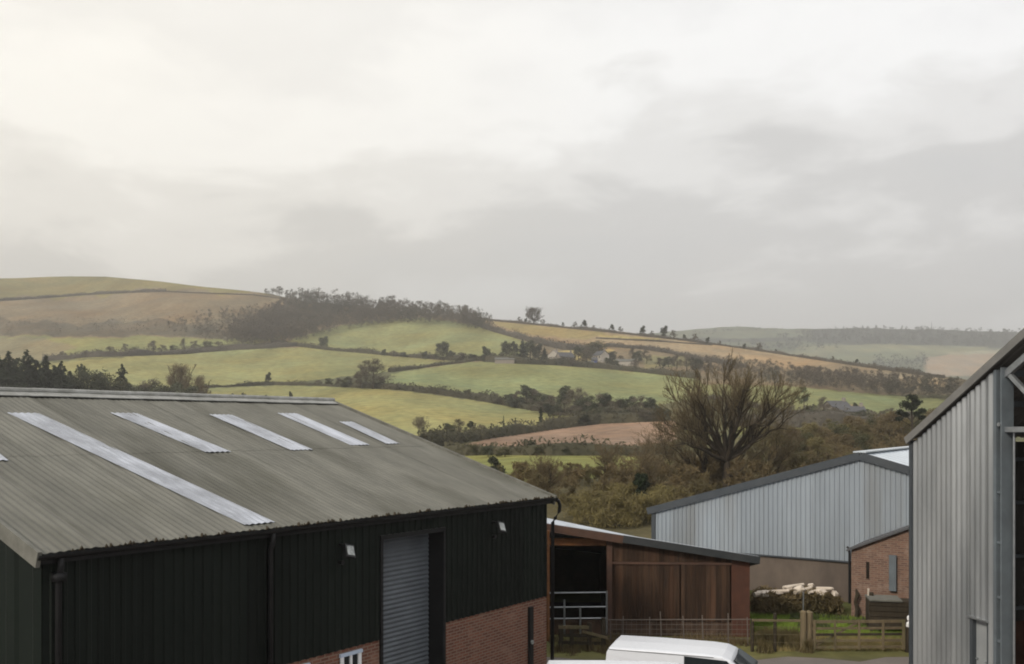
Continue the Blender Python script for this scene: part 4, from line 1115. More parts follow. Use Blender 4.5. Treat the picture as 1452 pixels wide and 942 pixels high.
# ------------------------------------------------------------------ timber barn
def timber_barn():
    rz = R(-3)
    O = Vector((7.9, 30.5, 0)); u = Vector((math.cos(rz), math.sin(rz), 0))
    W = 8.6
    o = O - u*W
    t = thing('timber_barn', 'brown timber barn with open bay and sloping sheet roof', 'barn', o, rz)
    zt = lambda x: 3.72 + .07 - .151*(x-1.8)          # roof line of the front, x local
    ox = 4.05                                          # right jamb of the open bay
    wl = MB()
    def boards(x0, x1, z0, z1f, y, wmin=.14, wmax=.2):
        rg = random.Random(int(x0*10)); x = x0
        while x < x1-.02:
            w = min(rg.uniform(wmin, wmax), x1-x); dy = rg.uniform(-.012, .012)
            za, zb = z1f(x), z1f(x+w)
            zz = z0 + rg.uniform(-.02,.02)
            wl.add([(x+.004,y+dy,zz),(x+w-.004,y+dy,zz),(x+w-.004,y+dy+.03,zz),(x+.004,y+dy+.03,zz),(x+.004,y+dy,za),(x+w-.004,y+dy,zb),(x+w-.004,y+dy+.03,zb),(x+.004,y+dy+.03,za)],
                   [(0,3,2,1),(4,5,6,7),(0,1,5,4),(1,2,6,5),(2,3,7,6),(3,0,4,7)])
            x += w
    boards(ox, 8.0, 2.44, lambda x: zt(x)-.2, 0)
    wl.prism([(ox,.05,.45),(8.0,.05,.45),(8.0,.05,zt(8.0)-.25),(ox,.05,zt(ox)-.25)], (0,.04,0), None)
    wl.build('board_wall', 'board', t)
    wl = MB(); boards(ox+.1, 6.28, .5, lambda x: 2.40, -.05); wl.box(ox+.1, 6.28, -.03, .0, .52, 2.38); wl.build('sliding_door', 'board', t)
    wl = MB(); boards(6.34, 7.95, .5, lambda x: 2.40, -.07); wl.box(6.34, 7.95, -.05, -.02, .52, 2.38); wl.build('sliding_door', 'board', t)
    rl = MB(); rl.box(ox, 8.0, -.10, -.03, 2.40, 2.47); rl.build('door_track', 'fascia_brown', t)
    pr = MB(); pr.prism([(8.0,-.06,-.3),(W,-.06,-.3),(W,-.06,zt(W)-.2),(8.0,-.06,zt(8.0)-.2)], (0,.4,0), None); pr.build('pier', 'rust_wall', t)
    jb = MB(); jb.box(ox-.18, ox, -.06, .14, 0, zt(ox)-.2); jb.build('jamb_post', 'fascia_brown', t)
    pl = MB(); pl.box(0, 8.0, -.04, .16, -.3, .48); pl.build('plinth', 'plinth', t)
    hb = MB(); hb.box(0, ox-.18, .15, .35, 2.98, 3.22); hb.build('header_beam', 'beam', t)
    # side and rear
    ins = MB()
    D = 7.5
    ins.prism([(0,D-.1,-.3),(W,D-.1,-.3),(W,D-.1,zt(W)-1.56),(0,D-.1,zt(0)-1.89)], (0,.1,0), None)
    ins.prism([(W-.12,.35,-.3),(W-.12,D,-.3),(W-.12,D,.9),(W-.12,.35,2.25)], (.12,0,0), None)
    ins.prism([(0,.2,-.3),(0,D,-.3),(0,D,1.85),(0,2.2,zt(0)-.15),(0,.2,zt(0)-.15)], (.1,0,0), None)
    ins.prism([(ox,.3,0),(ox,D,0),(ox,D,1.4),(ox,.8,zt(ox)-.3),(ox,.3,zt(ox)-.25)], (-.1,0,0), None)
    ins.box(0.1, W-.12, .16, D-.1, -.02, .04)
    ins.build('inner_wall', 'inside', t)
    # roof: front strip up to a diagonal crease, the rest falls away to the rear
    rf = MB()
    y0 = -.25
    def zp(x, y): return zt(x)
    A = (-.2, y0, zt(-.2)); Bp = (W+.25, y0, zt(W+.25)); C1 = (4.9, -.16, zt(4.9)+.0); C0 = (-.2, 2.2, zt(-.2)+.02)
    Dd = (W+.25, D+.2, zt(W+.25)-1.55); Ee = (-.2, D+.2, zt(-.2)-1.9)
    vs = [A, Bp, C1, C0, Dd, Ee]
    lo = [(p[0], p[1], p[2]-.05) for p in vs]
    rf.add(vs+lo, [(0,2,3),(0,1,2),(2,1,4),(2,4,5),(2,5,3),(6,9,8),(6,8,7),(8,10,7),(8,11,10),(8,9,11),(0,6,7,1),(1,7,10,4),(4,10,11,5),(5,11,9,3),(3,9,6,0)])
    rf.build('roof', 'sheet_roof', t)
    fb = MB(); fb.beam((-.2,y0-.03,zt(-.2)-.15),(4.4,y0-.03,zt(4.4)-.15),.05,.26); fb.build('fascia', 'fascia_brown', t)
    fd = MB(); fd.beam((4.4,y0-.032,zt(4.4)-.13),(W+.28,y0-.032,zt(W+.28)-.13),.06,.24)
    fd.beam((W+.24,y0-.02,zt(W+.25)-.14),(W+.24,D,zt(W+.25)-1.68),.08,.22)
    fd.build('fascia', 'fascia_dark', t)
    ep = MB(); ep.box(1.75, 1.83, -.14, -.05, .0, 3.5); ep.build('corner_post', 'beam', t)
    return o, rz
bo, brz = timber_barn()

def hurdle():
    t = thing('cattle_hurdle', 'galvanised tubular hurdle across the open barn bay', 'hurdle', bo, brz)
    r = MB()
    for z, x0, x1 in ((1.46, 1.9, 3.86), (.98, 1.9, 3.86), (.60, 1.9, 3.86)): r.tube([(x0,-.12,z-.04),(x1,-.12,z)], .028, 8)
    r.build('rail', 'galv', t)
    for x, z1 in ((3.86,1.50),(2.45,1.2),(2.98,.98)):
        p = MB(); p.tube([(x,-.12,.0),(x,-.12,z1)], .034, 8); p.build('upright', 'galv', t)
hurdle()

# ------------------------------------------------------------------ grey gabled shed
def grey_shed():
    rz = R(-33); A = Vector((13.68, 36, 0)); HS = 8.86; E, AP = 3.39, 5.95; LEN = 20
    u = Vector((math.cos(rz), math.sin(rz), 0))
    o = A - u*HS
    t = thing('grey_shed', 'pale grey gabled shed with dark verge trim and block base', 'shed', o, rz)
    top = lambda x: E + (AP-E)*(1-abs(x-HS)/HS)
    cl = MB()
    corr(cl, (.1,0,1.66), (1,0,0), (0,0,1), (0,-1,0), 2*HS-.2, lambda x: top(x+.1)-1.66-.12, .19, .035)
    cl.build('gable_cladding', 'grey_clad', t)
    sd = MB(); corr(sd, (.02, LEN, 1.66), (0,-1,0), (0,0,1), (-1,0,0), LEN, E-1.7, .19, .035); corr(sd, (2*HS-.02,0,1.66), (0,1,0), (0,0,1), (1,0,0), LEN, E-1.7, .19, .035)
    sd.build('side_cladding', 'grey_clad', t)
    bb = MB(); bb.box(.08, 2*HS-.08, .05, .28, -.4, 1.68); bb.box(.08, .3, .28, LEN, -.4, 1.68); bb.box(2*HS-.3, 2*HS-.08, .28, LEN, -.4, 1.68); bb.box(.08, 2*HS-.08, LEN-.2, LEN, -.4, E); bb.build('block_wall', 'block', t)
    rf = MB(); sl = math.hypot(HS, AP-E)
    for s in (1, -1):
        S = Vector((s*HS, 0, AP-E))/sl; N = Vector((-s*(AP-E), 0, HS))/sl
        P0 = Vector((HS-s*HS-s*.15, LEN+.1, E-.05)) if s > 0 else Vector((2*HS+.15, -.1, E-.05))
        U = (0,-1,0) if s > 0 else (0,1,0)
        corr(rf, P0, U, S, N, LEN+.2, sl+.16, 1.0, .03, 'box', 1, .03)
    r = rf.build('roof', 'grey_roof', t)
    rc = MB(); rc.beam((HS,-.12,AP+.05),(HS,LEN+.1,AP+.05),.5,.05); rc.build('ridge_cap', 'grey_roof', r)
    vg = MB(); vg.beam((-.2,-.1,E-.16),(HS,-.1,AP-.10),.08,.30); vg.beam((2*HS+.2,-.103,E-.16),(HS,-.103,AP-.10),.08,.30); vg.build('verge_trim', 'dark_trim', t)
    cp = MB(); cp.box(-.02, .16, -.06, .12, -.3, E-.1); cp.build('corner_post', 'dark_trim', t)
    fl = MB(); fl.box(.16, 2*HS-.1, -.05, .04, 1.62, 1.68); fl.build('drip_flashing', 'dark_trim', t)
    x = HS-.42
    dp = MB(); dp.tube([(x-.06,-.1,2.25),(x,-.12,2.2),(x+.03,-.1,2.0),(x+.03,-.1,0)], .045, 8); dp.build('downpipe', 'black', t)
grey_shed()

def brick_building():
    rz = R(-33); o = Vector((12.40, 33.5, 0)); Wd = 5.6; E, AP = 2.50, 3.74
    t = thing('brick_outhouse', 'weathered red brick outhouse with low gable beside the grey shed', 'outhouse', o, rz)
    m = MB(); m.prism([(0,0,-.3),(Wd,0,-.3),(Wd,0,E),(Wd/2,0,AP),(0,0,E)], (0,.25,0), None)
    m.box(0, .25, .25, 2.55, -.3, E); m.box(Wd-.25, Wd, .25, 2.55, -.3, E)
    m.build('wall', 'old_brick', t)
    rf = MB()
    for s in (0, 1):
        x0 = -.12 if s == 0 else Wd+.12
        sl = (AP-E)/(Wd/2)
        rf.prism([(x0,-.10,E-.12*sl+.02),(Wd/2,-.10,AP+.02),(Wd/2,2.55,AP+.02),(x0,2.55,E-.12*sl+.02)], (0,0,.07), None)
    rf.build('roof', 'slate', t)
    cp = MB(); cp.beam((-.14,-.13,E-.03),(Wd/2,-.13,AP+.06),.06,.06); cp.build('coping', 'slate', t)
    st = MB(); st.box(1.32, 1.56, -.16, -.02, 1.15, 2.42); st.build('steel_panel', 'steel_col', t)
    vt = MB(); vt.box(.52, .62, -.03, .02, 1.5, 2.1); vt.build('wall_slot', 'inside', t)
brick_building()

# ------------------------------------------------------------------ silver open-fronted shed
def silver_shed():
    th = R(78); u = Vector((math.cos(th), -math.sin(th), 0)); rz = math.atan2(u.y, u.x)
    C = Vector((11.36, 26.0, 0)); Pp = .585; E = 6.66
    t = thing('silver_shed', 'tall galvanised shed with open gable bay and narrow grey door', 'shed', C, rz)
    # local: x along the gable towards the eye, y = into the building
    RX = 7.5; LEN = 14
    top = lambda x: E + Pp*(x if x < RX else 2*RX-x)
    WX = 3.24; dx0, dx1, dh = 2.36, 3.02, 2.06
    cl = MB()
    corr(cl, (.06,0,0), (1,0,0), (0,0,1), (0,-1,0), dx0-.06, lambda x: top(x+.06)-.16, .2, .055, 'sine')
    corr(cl, (dx0,0,dh), (1,0,0), (0,0,1), (0,-1,0), dx1-dx0, lambda x: top(x+dx0)-.16-dh, .2, .055, 'sine')
    corr(cl, (dx1,0,0), (1,0,0), (0,0,1), (0,-1,0), WX-dx1-.04, lambda x: top(x+dx1)-.16, .2, .055, 'sine')
    cl.build('gable_cladding', 'galv_clad', t)
    ct = MB(); ct.box(-.07, .06, -.07, .1, -.2, E-.05); ct.build('corner_trim', 'dark_trim', t)
    df = MB(); df.box(dx0-.02, dx0+.09, -.02, .3, 0, dh+.02); df.box(dx1-.05, dx1+.02, -.02, .3, 0, dh+.02); df.build('door_frame', 'dark_trim', t)
    dl = MB(); dl.box(dx0-.06, dx1+.06, -.09, .0, dh+.01, dh+.06); dl.build('door_flashing', 'galv', t)
    dr = MB(); dr.box(dx0+.09, dx1-.05, .1, .16, 0, dh); d = dr.build('door', 'door_grey', t)
    hd = MB(); hd.tube([(dx1-.12,.1,1.05),(dx1-.12,.04,1.05),(dx1-.2,.04,1.05)], .02, 6); hd.tube([(dx0+.16,.1,1.05),(dx0+.16,.03,1.05)], .02, 6); hd.build('handle', 'galv', d)
    # steel column and rafter truss in the open bay
    co = MB(); x = WX
    co.box(x, x+.10, -.06, .30, 0, top(x)-.15); co.box(x+.10, x+.22, .10, .14, 0, top(x)-.2); co.box(x+.22, x+.27, -.04, .30, 0, top(x)-.1)
    col = co.build('column', 'steel_col', t)
    for z in (1.66, 2.75, 4.1, 5.35):
        k = MB(); k.box(x+.102, x+.218, -.03, .098, z, z+.06); k.build('stiffener', 'steel_col', col)
    pp = MB(); pp.tube([(x+.40,.2,0),(x+.40,.2,6.86)], .028, 8); pp.build('drop_pipe', 'galv', t)
    ra = MB(); ra.beam((x+.2,.1,top(x+.2)-.42),(RX,.1,top(RX)-.42),.12,.16)
    ra.beam((2*RX-.3,.1,top(2*RX-.3)-.42),(RX,.1,top(RX)-.42),.12,.16)
    ra.build('rafter', 'galv', t)
    tie = MB(); tie.beam((x+.15,.1,6.93),(2*RX-.2,.1,6.93),.12,.13); tie.build('tie_bar', 'galv', t)
    wb = MB(); wb.beam((x+.34,.1,top(x+.34)-.45),(x+1.9,.1,7.0),.09,.11); wb.build('brace', 'galv', t)
    wb = MB(); wb.beam((x+1.9,.1,7.0),(x+3.2,.1,top(x+3.2)-.5),.09,.11); wb.build('brace', 'galv', t)
    bt = MB(); bt.tube([(x+.2,-.08,7.05),(x+.2,.06,7.05)], .05, 8); bt.build('bolt', 'galv', col)
    # far column, roof, side and rear walls
    fc = MB(); fc.box(2*RX-.3, 2*RX, -.05, .25, 0, E); fc.build('column', 'steel_col', t)
    rf = MB(); sl = math.hypot(1, Pp)
    for s in (1, -1):
        S = Vector((s, 0, Pp))/sl; N = Vector((-s*Pp, 0, 1))/sl
        P0 = Vector((-.06, LEN, E+.03)) if s > 0 else Vector((2*RX+.06, -.18, E+.03))
        corr(rf, P0, (0,-1,0) if s > 0 else (0,1,0), S, N, LEN+.18, (RX+.06)*sl, .33, .035, 'box', 1, .02)
    rf.build('roof', 'shed_roof', t)
    vg = MB()
    vg.beam((-.08,-.16,E-.07),(RX,-.16,top(RX)-.02),.06,.20); vg.beam((2*RX+.08,-.163,E-.07),(RX,-.163,top(RX)-.02),.06,.20)
    vg.build('verge_trim', 'shed_roof', t)
    pu = MB()
    for i in range(6):
        xx = .7 + i*1.25; pu.beam((xx,.2,top(xx)-.2),(xx,LEN,top(xx)-.2),.08,.16)
    pu.build('purlins', 'steel_col', t)
    sw = MB()
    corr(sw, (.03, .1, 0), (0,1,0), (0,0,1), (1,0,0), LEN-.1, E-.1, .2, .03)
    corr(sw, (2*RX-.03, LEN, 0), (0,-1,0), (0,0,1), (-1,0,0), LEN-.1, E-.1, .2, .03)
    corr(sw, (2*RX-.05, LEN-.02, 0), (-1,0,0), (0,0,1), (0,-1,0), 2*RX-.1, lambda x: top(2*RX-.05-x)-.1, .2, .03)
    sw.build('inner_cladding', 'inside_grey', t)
    rw = MB(); rw.box(-.02, .02, .1, LEN, 0, E-.1); rw.box(.06, .09, .15, LEN, 0, 1.35); rw.build('outer_wall', 'rust_wall', t)
    for z in (1.7, 3.2, 4.75, 6.0):
        g = MB(); g.box(.07, .19, .15, LEN, z, z+.10); g.build('girt', 'steel_col', t)
    for y in (4.5, 9.0):
        g = MB(); g.box(.07, .35, y, y+.2, 0, E-.1); g.build('inner_post', 'steel_col', t)
silver_shed()

# ------------------------------------------------------------------ fences, gate and clutter by the grass
def X(px, Y): return (px-CX)/F*Y
def barn_fence():
    Y = 29.4
    t = thing('stock_fence', 'rusty wire stock fence on thin steel posts before the timber barn', 'fence', (X(860,Y), Y, 0), R(-1.5))
    W = X(1064,Y)-X(860,Y)
    r = MB(); r.tube([(0,0,.80),(W,0,.84)], .016, 6)
    for z in (.2,.35,.5,.65): r.tube([(0,0,z),(W,0,z+.02)], .006, 4)
    for i in range(int(W/.16)): r.tube([(i*.16,0,.18),(i*.16,0,.8)], .004, 3)
    r.build('wire_mesh', 'wire', t)
    for px, z1 in ((866,.86),(883,.98),(921,.92),(938,1.08),(970,.95),(997,1.02),(1032,1.0),(1060,.95)):
        p = MB(); x = X(px,Y)-X(860,Y); p.tube([(x,.02,-.1),(x+random.uniform(-.05,.05),.02,z1*random.uniform(.93,1.05))], .019, 6); p.build('post', 'wire', t)
barn_fence()
def yard_fence():
    Y = 28.5
    t = thing('wire_fence', 'short post and wire fence between the barn corner and the gate', 'fence', (X(1066,Y), Y, 0), 0)
    W = X(1138,Y)-X(1066,Y)
    r = MB(); r.beam((0,0,.98),(W,0,.96),.05,.07)
    for z in (.3,.55,.78): r.tube([(0,-.02,z),(W,-.02,z-.02)], .007, 4)
    r.build('wire', 'wood_old', t)
    for x, z1 in ((.02,1.0),(X(1099,Y)-X(1066,Y),1.2)):
        p = MB(); p.tube([(x,.03,-.1),(x+.01,.03,z1)], .055, 8); p.build('post', 'wood_dark', t)
yard_fence()
def gate():
    Y = 28.4; x0, x1 = X(1152,Y), X(1283,Y)
    t = thing('field_gate', 'weathered five-bar timber gate at the grass edge', 'gate', (x0, Y, 0), 0)
    W = x1-x0
    for i, z in enumerate((.16,.36,.55,.74,.95)):
        r = MB(); r.beam((0,0,z),(W,0,z+.02),.035,.075 if i < 4 else .09); r.build('bar', 'wood_old' if i != 2 else 'wood_dark', t)
    for x, w in ((.05,.08),(W*.24,.06),(W*.5,.07),(W*.76,.07),(W-.05,.09)):
        u = MB(); u.box(x-w/2, x+w/2, -.055, -.02, .10, 1.02); u.build('upright', 'wood_old', t)
    b = MB(); b.beam((.1,.04,.2),(W*.5,.04,.93),.03,.06, up=(0,0,1)); b.build('brace', 'wood_old', t)
    for k, (px, z1, r) in enumerate(((1140,1.28,.105),(1149,1.26,.115))):
        g = MB(); x = X(px,28.45); g.tube([(x,28.5+.05*k,-.2),(x,28.5+.05*k,z1-.04),(x+.01,28.5+.05*k,z1)], [r,r*.96,r*.6], 10)
        o = g.build('gate_post', 'wood_old'); 
        c = Vector((x,28.5,0)); o.data.transform(__import__('mathutils').Matrix.Translation(-c)); o.location = c
        tag(o, ['stout mossy gate post next to the wire fence', 'stout mossy gate post touching the gate hinge end'][k], 'post', 'paired gate posts')
    e = thing('latch_post', 'dark latch post with a white knob at the gate end', 'post', (X(1288,28.4), 28.45, 0))
    g = MB(); g.tube([(0,0,-.2),(0,0,1.05)], [.09,.08], 9); g.build('post', 'wood_dark', e)
    k = MB(); k.tube([(-.02,-.06,.80),(0,-.07,.9),(.02,-.06,.98)], [.06,.075,.03], 8); k.tube([(.0,-.05,1.0),(.02,-.05,1.1),(.0,-.05,1.14)], [.05,.06,.02], 8); k.build('knob', 'white_paint', e)
gate()
def heap():
    cx, Y = X(1128,34.4), 34.4
    n = 5200
    c = np.stack([rng.uniform(-1.55,1.55,n), rng.uniform(-.7,.7,n), rng.uniform(0,1,n)], -1)
    c[:,2] *= .86*(1-.25*np.abs(c[:,0]/1.6)**4)*(1+.12*np.sin(c[:,0]*4))
    V, Fc = tris(c, .28, 5, up=1.0)
    core = MB(); core.box(-1.5,1.5,-.55,.55,-.1,.66)
    V, Fc = merge([(V, Fc), (np.array(core.v), np.array([t for f in core.f for t in ((f[0],f[1],f[2]),(f[0],f[2],f[3]))]))])
    o = np_mesh('brush_heap', V, Fc, M['scrub_brown']); o.location = (cx, Y, .0)
    tag(o, 'dark overgrown brush heap against the block wall', 'heap')
    poles = [((-1.5,-.2,.80),(-.35,-.35,.90),.055,'peeled pole at the barn end of the brush heap'),
             ((-.5,-.15,.98),(.35,.15,1.05),.05,'topmost peeled pole lying flat on the brush heap'),
             ((-.15,-.40,.84),(.55,-.1,.96),.06,'short thick pole in the middle of the brush heap'),
             ((.35,-.42,.84),(1.35,-.15,.93),.06,'long peeled pole reaching towards the brick outhouse'),
             ((.75,-.1,.93),(1.25,-.35,.98),.055,'stubby pole propped up on the long peeled pole'),
             ((-1.65,-.4,.76),(-1.2,-.3,.80),.07,'white stub of pole beside the barn corner')]
    for a, b, r, lab in poles:
        m = MB(); a, b = Vector(a), Vector(b)
        r *= 1.35; m.tube([(0,0,0), (b-a)*.5, b-a], [r, r*.95, r*.8], 8)
        q = m.build('pole', 'pole_pale'); q.location = Vector((cx, Y, 0))+a
        tag(q, lab, 'pole')
    V = []; Fc = []
    nu, nv = 22, 12
    for i in range(nv+1):
        for j in range(nu):
            th = math.pi*i/nv; ph = 2*math.pi*j/nu
            d = Vector((math.sin(th)*math.cos(ph), math.sin(th)*math.sin(ph), math.cos(th)))
            r_ = 1 + .45*mnoise.noise(d*2.2+Vector((4,1,2))) + .25*mnoise.noise(d*6)
            V.append((d.x*.19*r_, d.y*.16*r_, d.z*.15*r_))
    for i in range(nv):
        for j in range(nu): Fc.append((i*nu+j, (i+1)*nu+j, (i+1)*nu+(j+1)%nu, i*nu+(j+1)%nu))
    q = np_mesh('sacking', V, Fc, M['pole_pale']); q.location = (cx+.02, Y-.42, .95); tag(q, 'crumpled white sacking dumped on the middle of the brush heap', 'sack')
    for i, (bx, by, bz, sz) in enumerate(((-1.25,-.45,.82,.11),(-.75,-.48,.86,.09),(.35,-.5,.88,.10),(.85,-.45,.86,.12),(1.35,-.42,.80,.10),(-.3,-.2,.98,.09),(.6,.05,1.04,.08))):
        rr = random.Random(i); vs = []
        for px_ in (-1,1):
            for py_ in (-1,1):
                for pz_ in (-1,1): vs.append((px_*sz*rr.uniform(.7,1.5), py_*sz*rr.uniform(.6,1.2), pz_*sz*rr.uniform(.4,.8)))
        mm = MB(); mm.add(vs, [(0,1,3,2),(4,6,7,5),(0,4,5,1),(2,3,7,6),(0,2,6,4),(1,5,7,3)])
        q = mm.build('rubble_block', 'pole_pale'); q.location = (cx+bx, Y+by, bz); q.rotation_euler = (rr.uniform(-.3,.3), rr.uniform(-.3,.3), rr.uniform(0,3))
        tag(q, 'pale lump of rubble scattered over the brush heap', 'rubble', 'rubble lumps on the brush heap')
    m = MB(); m.tube([(0,0,0),(0,-.02,.95)], .025, 6); q = m.build('stake', 'galv'); q.location = (cx+.02, Y-.85, 0); tag(q, 'thin grey stake standing before the brush heap', 'stake')
    m = MB(); m.tube([(0,0,0),(.05,0,.3),(-.04,0,.55),(.05,0,.8),(.0,0,1.0)], [.06,.09,.05,.08,.03], 7); q = m.build('stump', 'wood_dark'); q.location = (X(1204,33.9), 33.2, .1); tag(q, 'knotty dark stump at the corner of the brick outhouse', 'stump')
heap()
def trough():
    Y = 31.2
    t = thing('feed_trough', 'dark timber feed trough with a pale slab lid by the outhouse', 'trough', (X(1262,Y), Y, 0), R(-12))
    b = MB()
    for i in range(5): b.box(-.75, .85, -.45+.006*(i%2), -.38+.006*(i%2), .25+i*.18, .41+i*.18)
    b.box(-.72, .82, -.36, .42, .2, 1.10)
    b.build('body', 'wood_dark', t)
    l = MB(); l.box(-.74, .3, -.52, .45, 1.125, 1.18); l.build('lid', 'fibre_trim', t)
    for x in (-.65,.75):
        for y in (-.3,.35):
            g = MB(); g.box(x-.05,x+.05,y-.05,y+.05,-.05,.22); g.build('leg', 'wood_dark', t)
    s = thing('fence_post', 'short dark post streaked with white beside the feed trough', 'post', (X(1235,31.6), 31.6, 0))
    m = MB(); m.tube([(0,0,-.1),(0,0,1.28)], [.10,.09], 8); m.build('post', 'wood_dark', s)
    m = MB(); m.tube([(-.12,-.04,.55),(-.10,-.05,.9),(-.11,-.04,1.2),(-.10,-.04,1.42)], [.02,.03,.025,.04], 6); m.build('streak', 'pole_pale', s)
trough()
def pallet_pen():
    Y = 28.6
    t = thing('timber_pen', 'mossy broken timber pen in the corner by the dark shed', 'pen', (X(792,Y), Y, 0), R(4))
    r = MB(); r.beam((0,0,.74),(.95,0,.72),.06,.10); r.build('top_rail', 'wood_old', t)
    for z in (.25,.48):
        r = MB(); r.beam((0,.05,z),(1.5,.02,z-.05),.03,.10); r.build('rail', 'wood_dark', t)
    r = MB(); r.beam((.75,.0,.6),(1.55,-.05,.38),.04,.08); r.build('slipped_rail', 'wood_old', t)
    for x, h in ((.08,.8),(.42,.7),(.98,.85),(1.42,1.0)):
        p = MB(); p.box(x-.06,x+.06,-.02,.10,-.1,h); p.build('post', 'wood_dark', t)
pallet_pen()
def rusty_post():
    m = MB(); m.tube([(0,0,-.1),(0,0,2.6),(0,0,3.62)], [.06,.055,.05], 8)
    o = m.build('pole', 'beam'); o.location = (X(777,29.9), 29.9, 0); tag(o, 'rust-brown upright pole between the dark shed and the timber barn', 'pole')
rusty_post()

# near grass and weeds (stuff)
def blades(name, polyXY, n, hmin, hmax, m, label, elong=9, up=2.2, clump=0.0):
    xs = [p[0] for p in polyXY]; ys = [p[1] for p in polyXY]
    c = np.stack([rng.uniform(min(xs),max(xs),n*3), rng.uniform(min(ys),max(ys),n*3)], -1)
    k = inside(c[:,0], c[:,1], polyXY); c = c[k][:n]
    if clump:
        v = np.array([mnoise.noise(Vector((a*1.1, b*1.1, 5.0))) for a, b in c]); c = c[v > -.1+clump*.1]
    h = rng.uniform(hmin, hmax, len(c))
    p = np.concatenate([c, (h*.42)[:,None]], 1)
    d = rng.normal(size=(len(c),3))*.55; d[:,2] += up; d /= np.linalg.norm(d, axis=1, keepdims=True)
    e = np.cross(d, rng.normal(size=(len(c),3))); e /= np.linalg.norm(e, axis=1, keepdims=True)
    V = np.empty((len(c),3,3)); w = (h/elong)[:,None]; hh = h[:,None]
    V[:,0] = p - d*hh*.5 - e*w*.5; V[:,1] = p - d*hh*.5 + e*w*.5; V[:,2] = p + d*hh*.5
    o = np_mesh(name, V.reshape(-1,3), np.arange(len(c)*3).reshape(-1,3), m)
    tag(o, label, 'grass', kind='stuff')
blades('grass', [(8.2,30.6),(14.5,29.8),(14.2,33.2),(8.6,34.0)], 26000, .06, .2, 'grass_near', 'lush green grass behind the gate', elong=7)
blades('grass', [(7.9,28.55),(13.2,28.5),(14.2,30.6),(8.1,30.8)], 16000, .06, .2, 'grass_dry', 'trampled straw and olive grass around the gate', elong=8)
blades('weeds', [(7.6,28.3),(9.3,28.3),(9.3,30.2),(7.9,30.4)], 9000, .2, .6, 'weed_dry', 'tall dead weeds behind the wire fence', elong=16, clump=1)
blades('weeds', [(1.2,27.9),(4.6,28.2),(8.0,29.3),(8.0,30.4),(1.2,30.6)], 9000, .08, .35, 'scrub_brown', 'dead brown weeds at the foot of the timber barn', elong=12, clump=1)
blades('weeds', [(9.4,31.6),(13.9,31.0),(14.0,32.6),(9.4,33.6)], 5000, .12, .4, 'leaf_green', 'rough green weeds below the brush heap', elong=8, clump=1)
blades('grass', [(4,42),(18,44),(18,60),(-2,60),(-2,42)], 22000, .3, .9, 'scrub_olive', 'rank tussocky grass on the bank behind the barn', elong=6)

